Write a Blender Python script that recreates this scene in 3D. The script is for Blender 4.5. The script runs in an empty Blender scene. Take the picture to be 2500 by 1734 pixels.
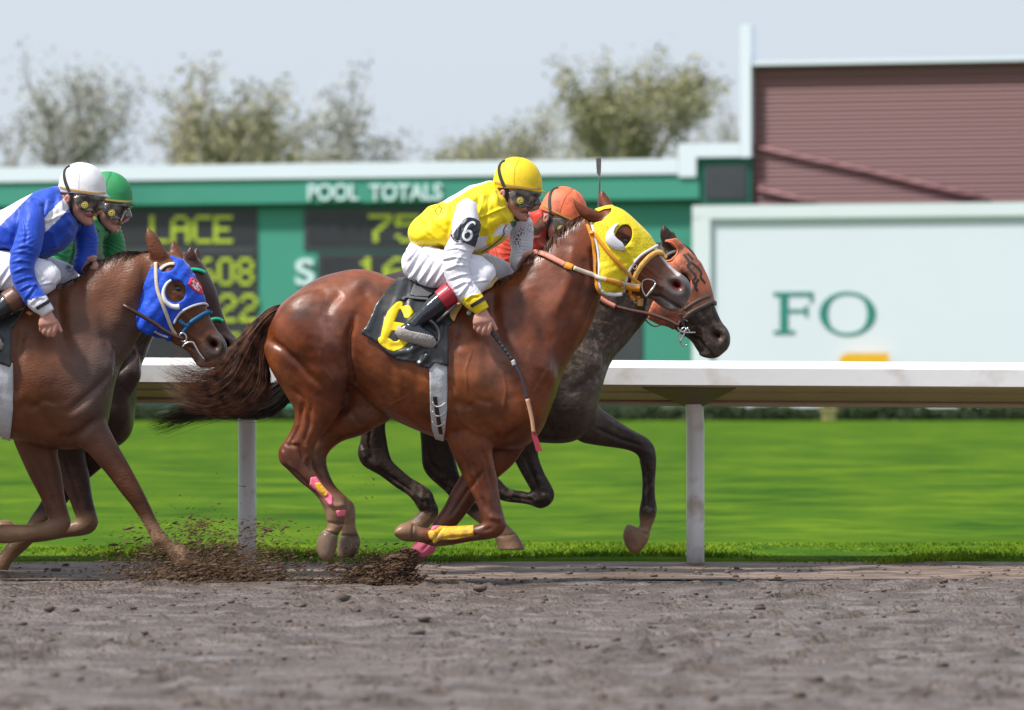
import bpy, bmesh, math, random
import numpy as np
from mathutils import Vector, Matrix, noise
from mathutils.bvhtree import BVHTree
random.seed(7); np.random.seed(7)
# ---------------------------------------------------------------- camera, world, sun
F = 13692.0; D0 = 28.0; H = 0.85; VH = 1010.0; UC = 1250.0     # long telephoto lens, low stance by the rail
scn = bpy.context.scene
cam_d = bpy.data.cameras.new('camera'); cam = bpy.data.objects.new('camera', cam_d); scn.collection.objects.link(cam)
cam.location = (0, -D0, H); cam.rotation_euler = (math.radians(90), 0, 0)
cam_d.sensor_width = 36.0; cam_d.lens = 36.0 * F / 2500.0; cam_d.shift_y = (VH - 867.0) / 2500.0
cam_d.clip_start = 0.5; cam_d.clip_end = 3000
cam_d.dof.use_dof = True; cam_d.dof.focus_distance = D0 + 0.1
cam_d.dof.aperture_fstop = (cam_d.lens / 1000.0) / 0.048
scn.camera = cam
world = bpy.data.worlds.new('World'); scn.world = world; world.use_nodes = True
wn = world.node_tree.nodes; wl = world.node_tree.links
SUN_EL, SUN_AZ = 55.0, 243.0     # azimuth of the sun: behind and left of the photographer
sky = wn.new('ShaderNodeTexSky'); sky.sky_type = 'NISHITA'; sky.sun_disc = False
sky.sun_elevation = math.radians(SUN_EL); sky.sun_rotation = math.radians(SUN_AZ); sky.dust_density = 4.0; sky.air_density = 1.0
cl = wn.new('ShaderNodeMix'); cl.data_type = 'RGBA'; cl.inputs['Factor'].default_value = 0.82   # thin high overcast over the clear sky
cl.inputs['B'].default_value = (5.5, 6.1, 6.9, 1)
wl.new(sky.outputs[0], cl.inputs['A']); wl.new(cl.outputs['Result'], wn['Background'].inputs['Color'])
wn['Background'].inputs['Strength'].default_value = 0.115
sd = bpy.data.lights.new('sun', 'SUN'); sun = bpy.data.objects.new('sun', sd); scn.collection.objects.link(sun)
sd.energy = 4.7; sd.angle = math.radians(5); sd.color = (1.0, 0.965, 0.91)
el, az = math.radians(SUN_EL), math.radians(SUN_AZ)
sdir = Vector((math.sin(az) * math.cos(el), math.cos(az) * math.cos(el), math.sin(el)))
sun.rotation_euler = sdir.to_track_quat('Z', 'Y').to_euler(); sun.location = (0, -10, 20)
scn.view_settings.view_transform = 'Standard'; scn.view_settings.look = 'None'
scn.view_settings.exposure = 0.27; scn.view_settings.gamma = 1.0
scn.cycles.max_bounces = 6; scn.cycles.transparent_max_bounces = 8
# ---------------------------------------------------------------- helpers
K = 1.0 / 489.0                     # metres per photo pixel in the plane of the race
def W(u, v, y=0.0):
    s = (D0 + y) / F
    return Vector(((u - UC) * s, y, H + (VH - v) * s))
def uv_of(co):                      # numpy (n,3) -> (n,2)
    s = F / (D0 + co[:, 1])
    return np.stack([UC + co[:, 0] * s, VH - (co[:, 2] - H) * s], 1)
def link(o, parent=None):
    scn.collection.objects.link(o)
    if parent is not None: o.parent = parent; o.matrix_parent_inverse = parent.matrix_world.inverted()
    return o
def tag(o, label=None, cat=None, group=None, kind=None):
    if label: o['label'] = label
    if cat: o['category'] = cat
    if group: o['group'] = group
    if kind: o['kind'] = kind
    return o
def empty(name, loc, label, cat, group=None):
    o = bpy.data.objects.new(name, None); scn.collection.objects.link(o); o.location = loc
    o.empty_display_size = 0.1
    bpy.context.view_layer.update()
    return tag(o, label, cat, group)
def mesh_obj(name, verts, faces, mat=None, parent=None, smooth=True):
    me = bpy.data.meshes.new(name)
    me.from_pydata([tuple(v) for v in verts], [], [tuple(f) for f in faces]); me.update()
    if smooth: me.polygons.foreach_set('use_smooth', [True] * len(me.polygons))
    o = bpy.data.objects.new(name, me)
    if mat: me.materials.append(mat)
    return link(o, parent)
def srgb(r, g, b):
    f = lambda c: (c / 12.92 if c <= 0.04045 else ((c + 0.055) / 1.055) ** 2.4)
    return (f(r / 255.0), f(g / 255.0), f(b / 255.0))
# ---------------------------------------------------------------- materials
def nodes_of(name):
    m = bpy.data.materials.new(name); m.use_nodes = True
    nt = m.node_tree; return m, nt, nt.nodes['Principled BSDF']
def mat(name, col, rough=0.6, metal=0.0, spec=0.5, var=0.12, vscale=6.0, bump=0.0, bscale=60.0, bstretch=(1, 1, 1),
        sheen=0.0, coat=0.0, emit=None, estr=0.0, spots=None, dirt=None):
    m, nt, bs = nodes_of(name); N = nt.nodes; L = nt.links
    tc = N.new('ShaderNodeTexCoord')
    nz = N.new('ShaderNodeTexNoise'); nz.inputs['Scale'].default_value = vscale; nz.inputs['Detail'].default_value = 6
    L.new(tc.outputs['Object'], nz.inputs['Vector'])
    mx = N.new('ShaderNodeMix'); mx.data_type = 'RGBA'
    mx.inputs['A'].default_value = (*[c * (1 - var) for c in col], 1); mx.inputs['B'].default_value = (*[min(1, c * (1 + var)) for c in col], 1)
    L.new(nz.outputs['Fac'], mx.inputs['Factor']); out = mx.outputs['Result']
    if dirt:                        # (colour, amount, scale)
        n3 = N.new('ShaderNodeTexNoise'); n3.inputs['Scale'].default_value = dirt[2]; n3.inputs['Detail'].default_value = 8
        L.new(tc.outputs['Object'], n3.inputs['Vector'])
        r3 = N.new('ShaderNodeMapRange'); r3.inputs['From Min'].default_value = 0.62 - dirt[1] * 0.3; r3.inputs['From Max'].default_value = 0.72
        L.new(n3.outputs['Fac'], r3.inputs['Value'])
        m3 = N.new('ShaderNodeMix'); m3.data_type = 'RGBA'; m3.inputs['B'].default_value = (*dirt[0], 1)
        L.new(r3.outputs[0], m3.inputs['Factor']); L.new(out, m3.inputs['A']); out = m3.outputs['Result']
    if spots:                       # (colour, scale, threshold) small mud specks
        v = N.new('ShaderNodeTexVoronoi'); v.inputs['Scale'].default_value = spots[1]; v.inputs['Randomness'].default_value = 1.0
        L.new(tc.outputs['Object'], v.inputs['Vector'])
        n2 = N.new('ShaderNodeTexNoise'); n2.inputs['Scale'].default_value = spots[1] * 0.12
        L.new(tc.outputs['Object'], n2.inputs['Vector'])
        th = N.new('ShaderNodeMath'); th.operation = 'MULTIPLY'; th.inputs[1].default_value = spots[2]
        L.new(n2.outputs['Fac'], th.inputs[0])
        lt = N.new('ShaderNodeMath'); lt.operation = 'LESS_THAN'
        L.new(v.outputs['Distance'], lt.inputs[0]); L.new(th.outputs[0], lt.inputs[1])
        m2 = N.new('ShaderNodeMix'); m2.data_type = 'RGBA'; m2.inputs['B'].default_value = (*spots[0], 1)
        L.new(lt.outputs[0], m2.inputs['Factor']); L.new(out, m2.inputs['A']); out = m2.outputs['Result']
    L.new(out, bs.inputs['Base Color'])
    bs.inputs['Roughness'].default_value = rough; bs.inputs['Metallic'].default_value = metal
    bs.inputs['Specular IOR Level'].default_value = spec
    if sheen: bs.inputs['Sheen Weight'].default_value = sheen; bs.inputs['Sheen Roughness'].default_value = 0.4
    if coat: bs.inputs['Coat Weight'].default_value = coat; bs.inputs['Coat Roughness'].default_value = 0.15
    if emit: bs.inputs['Emission Color'].default_value = (*emit, 1); bs.inputs['Emission Strength'].default_value = estr
    if bump:
        mp = N.new('ShaderNodeMapping'); mp.inputs['Scale'].default_value = bstretch; L.new(tc.outputs['Object'], mp.inputs['Vector'])
        nb = N.new('ShaderNodeTexNoise'); nb.inputs['Scale'].default_value = bscale; nb.inputs['Detail'].default_value = 5
        L.new(mp.outputs[0], nb.inputs['Vector'])
        b = N.new('ShaderNodeBump'); b.inputs['Strength'].default_value = bump; b.inputs['Distance'].default_value = 0.01
        L.new(nb.outputs['Fac'], b.inputs['Height']); L.new(b.outputs[0], bs.inputs['Normal'])
    return m
def attr_mat(name, rough=0.5, spec=0.4, sheen=0.1, bump=0.3, bscale=90, bstretch=(1, 1, 1), var=0.3, vscale=5, spots=None, mottle=None, coat=0.0, rvar=0.0):
    """surface whose own colouring is stored on the mesh (coat markings, silks)"""
    m, nt, bs = nodes_of(name); N = nt.nodes; L = nt.links
    at = N.new('ShaderNodeAttribute'); at.attribute_name = 'Col'
    tc = N.new('ShaderNodeTexCoord')
    nz = N.new('ShaderNodeTexNoise'); nz.inputs['Scale'].default_value = vscale; nz.inputs['Detail'].default_value = 8; nz.inputs['Roughness'].default_value = 0.6
    L.new(tc.outputs['Object'], nz.inputs['Vector'])
    mr = N.new('ShaderNodeMapRange'); mr.inputs['From Min'].default_value = 0.3; mr.inputs['From Max'].default_value = 0.7
    mr.inputs['To Min'].default_value = 1 - var; mr.inputs['To Max'].default_value = 1 + var
    L.new(nz.outputs['Fac'], mr.inputs['Value'])
    mu = N.new('ShaderNodeMix'); mu.data_type = 'RGBA'; mu.blend_type = 'MULTIPLY'; mu.inputs['Factor'].default_value = 1
    L.new(at.outputs['Color'], mu.inputs['A']); L.new(mr.outputs[0], mu.inputs['B']); out = mu.outputs['Result']
    if mottle:                      # (colour, scale, lo, hi): dried mud flecks in the coat
        n2 = N.new('ShaderNodeTexNoise'); n2.inputs['Scale'].default_value = mottle[1]; n2.inputs['Detail'].default_value = 6
        L.new(tc.outputs['Object'], n2.inputs['Vector'])
        r2 = N.new('ShaderNodeMapRange'); r2.inputs['From Min'].default_value = mottle[2]; r2.inputs['From Max'].default_value = mottle[3]; r2.inputs['To Max'].default_value = 0.8
        L.new(n2.outputs['Fac'], r2.inputs['Value'])
        ma = N.new('ShaderNodeMath'); ma.operation = 'MULTIPLY'; L.new(r2.outputs[0], ma.inputs[0]); L.new(at.outputs['Alpha'], ma.inputs[1])
        m2 = N.new('ShaderNodeMix'); m2.data_type = 'RGBA'; m2.inputs['B'].default_value = (*mottle[0], 1)
        L.new(ma.outputs[0], m2.inputs['Factor']); L.new(out, m2.inputs['A']); out = m2.outputs['Result']
    if spots:
        v = N.new('ShaderNodeTexVoronoi'); v.inputs['Scale'].default_value = spots[1]; L.new(tc.outputs['Object'], v.inputs['Vector'])
        n3 = N.new('ShaderNodeTexNoise'); n3.inputs['Scale'].default_value = 9; L.new(tc.outputs['Object'], n3.inputs['Vector'])
        th = N.new('ShaderNodeMapRange'); th.inputs['From Min'].default_value = 0.42; th.inputs['From Max'].default_value = 0.7; th.inputs['To Max'].default_value = spots[2]
        L.new(n3.outputs['Fac'], th.inputs['Value'])
        mm = N.new('ShaderNodeMath'); mm.operation = 'MULTIPLY'; L.new(th.outputs[0], mm.inputs[0]); L.new(at.outputs['Alpha'], mm.inputs[1])
        lt = N.new('ShaderNodeMath'); lt.operation = 'LESS_THAN'; L.new(v.outputs['Distance'], lt.inputs[0]); L.new(mm.outputs[0], lt.inputs[1])
        m3 = N.new('ShaderNodeMix'); m3.data_type = 'RGBA'; m3.inputs['B'].default_value = (*spots[0], 1)
        L.new(lt.outputs[0], m3.inputs['Factor']); L.new(out, m3.inputs['A']); out = m3.outputs['Result']
    L.new(out, bs.inputs['Base Color'])
    nr_ = N.new('ShaderNodeTexNoise'); nr_.inputs['Scale'].default_value = 4.5; nr_.inputs['Detail'].default_value = 5; L.new(tc.outputs['Object'], nr_.inputs['Vector'])
    rr_ = N.new('ShaderNodeMapRange'); rr_.inputs['From Min'].default_value = .38; rr_.inputs['From Max'].default_value = .62; rr_.inputs['To Min'].default_value = rough * (1 - rvar); rr_.inputs['To Max'].default_value = rough * (1 + rvar)
    L.new(nr_.outputs['Fac'], rr_.inputs['Value']); L.new(rr_.outputs[0], bs.inputs['Roughness']); bs.inputs['Specular IOR Level'].default_value = spec
    if sheen: bs.inputs['Sheen Weight'].default_value = sheen
    if coat: bs.inputs['Coat Weight'].default_value = coat; bs.inputs['Coat Roughness'].default_value = 0.35
    mp = N.new('ShaderNodeMapping'); mp.inputs['Scale'].default_value = bstretch; L.new(tc.outputs['Object'], mp.inputs['Vector'])
    nb = N.new('ShaderNodeTexNoise'); nb.inputs['Scale'].default_value = bscale; nb.inputs['Detail'].default_value = 6; L.new(mp.outputs[0], nb.inputs['Vector'])
    b = N.new('ShaderNodeBump'); b.inputs['Strength'].default_value = bump; b.inputs['Distance'].default_value = 0.01
    L.new(nb.outputs['Fac'], b.inputs['Height']); L.new(b.outputs[0], bs.inputs['Normal'])
    return m
MUD = srgb(126, 97, 74); MUDD = srgb(66, 50, 38)
# ---------------------------------------------------------------- interpolation
def catmull(P, sub):
    P = np.asarray(P, float); n = len(P)
    if n < 3 or sub <= 1:
        if n == 2 and sub > 1:
            return np.array([P[0] + (P[1] - P[0]) * t for t in np.linspace(0, 1, sub + 1)])
        return P
    Q = np.vstack([2 * P[0] - P[1], P, 2 * P[-1] - P[-2]]); out = []
    for i in range(n - 1):
        a, b, c, d = Q[i], Q[i + 1], Q[i + 2], Q[i + 3]
        for k in range(sub):
            t = k / sub
            out.append(0.5 * ((2 * b) + (-a + c) * t + (2 * a - 5 * b + 4 * c - d) * t * t + (-a + 3 * b - 3 * c + d) * t ** 3))
    out.append(P[-1]); return np.array(out)
def seg_dist(uv, pts):              # distance of points to a polyline, and position along it 0..1
    pts = np.asarray(pts, float); best = np.full(len(uv), 1e9); par = np.zeros(len(uv)); m = len(pts) - 1
    near = np.zeros((len(uv), 2))
    for i in range(m):
        a, b = pts[i], pts[i + 1]; ab = b - a; t = np.clip(((uv - a) @ ab) / (ab @ ab + 1e-9), 0, 1)
        q = a + t[:, None] * ab; d = np.hypot(*(uv - q).T); k = d < best
        best[k] = d[k]; par[k] = (i + t[k]) / m; near[k] = q[k]
    return best, par, near
def in_poly(uv, poly):
    poly = np.asarray(poly, float); x, y = uv[:, 0], uv[:, 1]; c = np.zeros(len(uv), bool); j = len(poly) - 1
    for i in range(len(poly)):
        xi, yi = poly[i]; xj, yj = poly[j]
        if abs(yi - yj) > 1e-9:
            c ^= ((yi > y) != (yj > y)) & (x < (xj - xi) * (y - yi) / (yj - yi) + xi)
        j = i
    return c
def sstep(x, a, b):
    t = np.clip((x - a) / (b - a), 0, 1); return t * t * (3 - 2 * t)
def gauss(uv, u, v, ru, rv, ang=0.0):
    c, s = math.cos(math.radians(ang)), math.sin(math.radians(ang)); x, y = uv[:, 0] - u, uv[:, 1] - v
    a = (x * c + y * s) / ru; b = (-x * s + y * c) / rv; return np.exp(-(a * a + b * b))
# ---------------------------------------------------------------- sculpting: lofts fused by voxel remesh
class Sculpt:
    def __init__(s, y0=0.0, T=None): s.V = []; s.Fc = []; s.y0 = y0; s.T = T
    def _t(s, u, v):
        return s.T(u, v) if s.T else (u, v)
    def rings(s, R):
        base = len(s.V); n = len(R[0]); m = len(R)
        for r in R: s.V.extend(r)
        for i in range(m - 1):
            for j in range(n):
                a = base + i * n + j; b = base + i * n + (j + 1) % n
                s.Fc.append((a, b, b + n, a + n))
        for (k, ring) in ((0, R[0]), (m - 1, R[-1])):
            c = sum((Vector(p) for p in ring), Vector()) / n; ci = len(s.V); s.V.append(c)
            for j in range(n):
                a = base + k * n + j; b = base + k * n + (j + 1) % n
                s.Fc.append((b, a, ci) if k == 0 else (a, b, ci))
    def loft(s, ribs, sub=5, nseg=32, yc=None, sc=1.0):
        """rib = (u,v of one edge, u,v of the other edge, half depth px, y centre px, bias)"""
        A = np.array([(list(r) + [0, 0, 0])[:7] for r in ribs], float)
        if yc is not None: A[:, 5] = yc
        A = catmull(A, sub); R = []
        for (tu, tv, bu, bv, b, y, bias) in A:
            tu, tv = s._t(tu, tv); bu, bv = s._t(bu, bv); yy = s.y0 + y * K * sc
            p, q = W(tu, tv, yy), W(bu, bv, yy); c = (p + q) / 2; e = (p - q) / 2; ring = []
            for k in range(nseg):
                th = 2 * math.pi * k / nseg; ct, st = math.cos(th), math.sin(th)
                ring.append(c + e * ct + Vector((0, st * max(0.5, b) * K * sc * (1 + bias * ct), 0)))
            R.append(ring)
        s.rings(R)
    def tube(s, pts, sub=5, nseg=20, flat=1.0):
        """pt = (u, v, r px, y px[, ry px])"""
        A = np.array([(list(p) + [0.0] * (4 - len(p)) + [p[2] * flat] if len(p) < 5 else list(p)) for p in pts], float); A = catmull(A, sub)
        C = []
        for a in A:
            u, v = s._t(a[0], a[1]); C.append(W(u, v, s.y0 + a[3] * K))
        R = []
        for i, a in enumerate(A):
            t = (C[min(i + 1, len(C) - 1)] - C[max(i - 1, 0)]);
            if t.length < 1e-9: t = Vector((1, 0, 0))
            t.normalize(); Y = Vector((0, 1, 0))
            yp = Y - Y.dot(t) * t
            if yp.length < 0.15: yp = Vector((0, 0, 1)) - t * t.z
            yp.normalize(); n = t.cross(yp).normalized(); ring = []
            for k in range(nseg):
                th = 2 * math.pi * k / nseg
                ring.append(C[i] + n * math.cos(th) * max(.4, a[2]) * K + yp * math.sin(th) * max(.4, a[4]) * K)
            R.append(ring)
        s.rings(R)
    def ell(s, u, v, y, ru, rv, ry, ang=0.0, n=20):
        u, v = s._t(u, v); c = W(u, v, s.y0 + y * K); ca, sa = math.cos(math.radians(ang)), math.sin(math.radians(ang)); R = []
        for i in range(1, n):
            ph = math.pi * i / n; ring = []
            for k in range(24):
                th = 2 * math.pi * k / 24; x = math.cos(ph) * ru; z = math.sin(ph) * math.cos(th) * rv; yy = math.sin(ph) * math.sin(th) * ry
                ring.append(c + Vector(((x * ca + z * sa) * K, yy * K, (-x * sa + z * ca) * K)))
            R.append(ring)
        s.rings(R)
    def build(s, name, voxel, smooth=6, mat=None, parent=None, disp=None, color=None, post=2, f=0.5, smooth2=None):
        me = bpy.data.meshes.new(name + '_raw'); me.from_pydata([tuple(v) for v in s.V], [], s.Fc); me.update()
        bm = bmesh.new(); bm.from_mesh(me); bmesh.ops.recalc_face_normals(bm, faces=bm.faces); bm.to_mesh(me); bm.free()
        o = bpy.data.objects.new(name, me); scn.collection.objects.link(o)
        md = o.modifiers.new('r', 'REMESH'); md.mode = 'VOXEL'; md.voxel_size = voxel
        if smooth: ms = o.modifiers.new('s', 'SMOOTH'); ms.factor = f; ms.iterations = smooth
        dg = bpy.context.evaluated_depsgraph_get(); m2 = bpy.data.meshes.new_from_object(o.evaluated_get(dg))
        o.modifiers.clear(); o.data = m2; bpy.data.meshes.remove(me); m2.name = name
        n = len(m2.vertices)
        if smooth2:                 # (iterations, weight function): broad forms only, fine features keep their edges
            co = np.empty(n * 3); m2.vertices.foreach_get('co', co); wts = smooth2[1](uv_of(co.reshape(-1, 3))); vg = o.vertex_groups.new(name='w')
            q = np.round(wts * 8).astype(int)
            for k in range(1, 9): vg.add(np.where(q == k)[0].tolist(), k / 8, 'REPLACE')
            ms = o.modifiers.new('s', 'SMOOTH'); ms.factor = 0.5; ms.iterations = smooth2[0]; ms.vertex_group = 'w'
            dg = bpy.context.evaluated_depsgraph_get(); m3 = bpy.data.meshes.new_from_object(o.evaluated_get(dg)); o.modifiers.clear(); o.vertex_groups.clear(); o.data = m3; m2 = m3; m2.name = name
        if disp is not None:
            co = np.empty(n * 3); m2.vertices.foreach_get('co', co); co = co.reshape(-1, 3)
            no = np.empty(n * 3); m2.vertices.foreach_get('normal', no); no = no.reshape(-1, 3)
            co = co + disp(co, no, uv_of(co)); m2.vertices.foreach_set('co', co.ravel()); m2.update()
            if post:
                o.data = m2; ms = o.modifiers.new('s', 'SMOOTH'); ms.factor = 0.5; ms.iterations = post
                dg = bpy.context.evaluated_depsgraph_get(); m3 = bpy.data.meshes.new_from_object(o.evaluated_get(dg)); o.modifiers.clear(); o.data = m3; m2 = m3; m2.name = name
        m2.materials.clear()
        if mat: m2.materials.append(mat)
        m2.polygons.foreach_set('use_smooth', [True] * len(m2.polygons))
        if color is not None:
            co = np.empty(n * 3); m2.vertices.foreach_get('co', co); co = co.reshape(-1, 3)
            no = np.empty(n * 3); m2.vertices.foreach_get('normal', no); no = no.reshape(-1, 3)
            c = color(co, no, uv_of(co)); at = m2.color_attributes.new('Col', 'FLOAT_COLOR', 'POINT'); at.data.foreach_set('color', c.astype(np.float32).ravel())
        o.name = name
        if parent is not None: o.parent = parent; o.matrix_parent_inverse = parent.matrix_world.inverted()
        return o
def arrays(o):
    me = o.data; n = len(me.vertices); co = np.empty(n * 3); me.vertices.foreach_get('co', co); no = np.empty(n * 3); me.vertices.foreach_get('normal', no)
    return co.reshape(-1, 3), no.reshape(-1, 3)
class Surf:                         # lets cloth and straps lie on a body
    def __init__(s, o):
        s.o = o; s.co, s.no = arrays(o); s.uv = uv_of(s.co)
        s.faces = [tuple(p.vertices) for p in o.data.polygons]
        s.fa = np.array([list(f) if len(f) == 4 else list(f) + [f[-1]] for f in s.faces])
        s.bvh = BVHTree.FromPolygons([Vector(c) for c in s.co], s.faces)
    def hit(s, u, v, side=-1, y=0.0):
        t = W(u, v, y)
        if side < 0: o = Vector((0, -D0, H)); d = (t - o).normalized()
        else: c = Vector((0, -D0, H)); d = -(t - c).normalized(); o = t - d * 2.0
        h = s.bvh.ray_cast(o, d); return (h[0], h[1]) if h[0] is not None else (None, None)
    def shell(s, name, poly, offset, mat, parent, holes=(), side=0, thick=0.004, ymid=0.0, disp=None, nycut=0.15, snap=8.0, yr=None):
        inside = in_poly(s.uv, poly)
        for h in holes: inside &= ~in_poly(s.uv, h)
        if side: inside &= (s.no[:, 1] * side > -nycut) & ((s.co[:, 1] - ymid) * side > -0.02)
        if yr: inside &= (s.co[:, 1] > yr[0]) & (s.co[:, 1] < yr[1])
        fin = inside[s.fa].all(1)
        # grow one ring so that the rim can be pulled exactly onto the outline
        F2 = s.fa[fin]
        if len(F2) == 0: return None
        if name == 'leg_wrap':      # keep the one connected piece
            par = {}
            def fd(a):
                while par.setdefault(a, a) != a: par[a] = par[par[a]]; a = par[a]
                return a
            for f in F2:
                for q in f[1:]: par[fd(int(q))] = fd(int(f[0]))
            rt = np.array([fd(int(f[0])) for f in F2]); u_, c_ = np.unique(rt, return_counts=True); F2 = F2[rt == u_[c_.argmax()]]
        ids = np.unique(F2); mp = -np.ones(len(s.co), int); mp[ids] = np.arange(len(ids))
        faces = [tuple(dict.fromkeys(mp[list(f)].tolist())) for f in F2]
        co = s.co[ids].copy(); no = s.no[ids]; uv = s.uv[ids]
        cnt = {}
        for f in faces:
            for i in range(len(f)):
                e = (min(f[i], f[i - 1]), max(f[i], f[i - 1])); cnt[e] = cnt.get(e, 0) + 1
        bd = np.zeros(len(ids), bool)
        for e, c in cnt.items():
            if c == 1: bd[e[0]] = bd[e[1]] = True
        bi = np.where(bd)[0]
        if len(bi) and snap:
            best = np.full(len(bi), 1e9); tgt = uv[bi].copy()
            for pl in (poly,) + tuple(holes):
                pl = list(pl) + [pl[0]]; d, _, q = seg_dist(uv[bi], pl); k = d < best; best[k] = d[k]; tgt[k] = q[k]
            ok = best < snap; sc = (D0 + co[bi, 1]) / F
            dx = (tgt[:, 0] - uv[bi, 0]) * sc; dz = -(tgt[:, 1] - uv[bi, 1]) * sc
            # slide along the surface: move in x,z then correct depth with the local plane
            ny = np.where(np.abs(no[bi, 1]) < 0.25, np.sign(no[bi, 1] + 1e-9) * 0.25, no[bi, 1])
            dy = -(no[bi, 0] * dx + no[bi, 2] * dz) / ny; dy = np.clip(dy, -0.01, 0.01)
            co[bi[ok], 0] += dx[ok]; co[bi[ok], 2] += dz[ok]; co[bi[ok], 1] += dy[ok]
        off = np.full(len(ids), offset)
        if disp is not None: off = off + disp(uv, no)
        co = co + no * off[:, None]
        o = mesh_obj(name, co, faces, mat, parent)
        if thick: md = o.modifiers.new('solid', 'SOLIDIFY'); md.thickness = thick; md.offset = 1.0
        return o
    def ribbon(s, name, pts, width, mat, parent, offset=0.003, thick=0.004, side=-1, y=0.0, sub=6, ydef=None, build=True):
        P = catmull(np.array(pts, float), sub); C = []; Nn = []; last = None
        for p in P:
            h, n = s.hit(p[0], p[1], side, y)
            if h is None:
                yy = last[1] if last is not None else (ydef if ydef is not None else y); h = W(p[0], p[1], yy); n = Vector((0, side, 0))
            C.append(h); Nn.append(n); last = h
        return ribbon_mesh(name, C, Nn, width, mat, parent, offset, thick, build)
def ribbon_mesh(name, C, Nn, width, mat, parent, offset=0.003, thick=0.004, build=True):
    m = len(C); C2 = [(C[max(i - 1, 0)] + C[i] * 2 + C[min(i + 1, m - 1)]) / 4 for i in range(m)]
    N2 = [(Nn[max(i - 2, 0)] + Nn[max(i - 1, 0)] + Nn[i] * 2 + Nn[min(i + 1, m - 1)] + Nn[min(i + 2, m - 1)]).normalized() for i in range(m)]
    V = []; Fc = []
    for i in range(m):
        t = (C2[min(i + 1, m - 1)] - C2[max(i - 1, 0)]).normalized(); w = t.cross(N2[i]).normalized(); n = w.cross(t).normalized()
        if n.dot(N2[i]) < 0: n = -n
        hw = (width if not callable(width) else width(i / (m - 1))) * K / 2; c = C2[i] + n * offset
        for (a, b) in ((-1, 0), (-.93, 1), (.93, 1), (1, 0), (.9, -.4), (-.9, -.4)): V.append(c + w * hw * a + n * thick * b)
    for i in range(m - 1):
        for j in range(6): Fc.append((i * 6 + j, i * 6 + (j + 1) % 6, (i + 1) * 6 + (j + 1) % 6, (i + 1) * 6 + j))
    Fc.append(tuple(range(6))[::-1]); Fc.append(tuple((m - 1) * 6 + j for j in range(6)))
    if not build: return V, Fc
    return mesh_obj(name, V, Fc, mat, parent, False)
def join_geo(name, geos, mat, parent, smooth=True):
    V = []; Fc = []
    for v, f in geos:
        b = len(V); V.extend(v); Fc.extend([tuple(i + b for i in q) for q in f])
    return mesh_obj(name, V, Fc, mat, parent, smooth)
def each(name, geos, mat, parent, smooth=True):
    return [mesh_obj(name, v, f, mat, parent, smooth) for v, f in geos][0]
def tube_geo(C, r, nseg=8, closed=False):
    m = len(C); V = []; Fc = []
    for i in range(m):
        if closed: t = C[(i + 1) % m] - C[i - 1]
        else: t = C[min(i + 1, m - 1)] - C[max(i - 1, 0)]
        t = t.normalized() if t.length > 1e-9 else Vector((1, 0, 0)); up = Vector((0, 1, 0)) if abs(t.y) < 0.9 else Vector((0, 0, 1))
        a = t.cross(up).normalized(); b = t.cross(a).normalized(); rr = r(i / max(1, m - 1)) if callable(r) else r
        for k in range(nseg):
            th = 2 * math.pi * k / nseg; V.append(C[i] + a * math.cos(th) * rr + b * math.sin(th) * rr)
    for i in range(m if closed else m - 1):
        for j in range(nseg):
            a = i * nseg + j; b = i * nseg + (j + 1) % nseg; n2 = ((i + 1) % m) * nseg
            Fc.append((a, b, n2 + (j + 1) % nseg, n2 + j))
    if not closed: Fc.append(tuple(range(nseg))[::-1]); Fc.append(tuple((m - 1) * nseg + j for j in range(nseg)))
    return V, Fc
def path3(pts, y0=0.0, sub=6, T=None):
    P = catmull(np.array([(p[0], p[1], p[2] if len(p) > 2 else 0.0) for p in pts], float), sub); out = []
    for p in P:
        u, v = (T(p[0], p[1]) if T else (p[0], p[1])); out.append(W(u, v, y0 + p[2] * K))
    return out
def box_geo(x0, x1, y0, y1, z0, z1):
    V = [Vector((x, y, z)) for z in (z0, z1) for y in (y0, y1) for x in (x0, x1)]
    return V, [(0, 2, 3, 1), (4, 5, 7, 6), (0, 1, 5, 4), (2, 6, 7, 3), (0, 4, 6, 2), (1, 3, 7, 5)]
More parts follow.
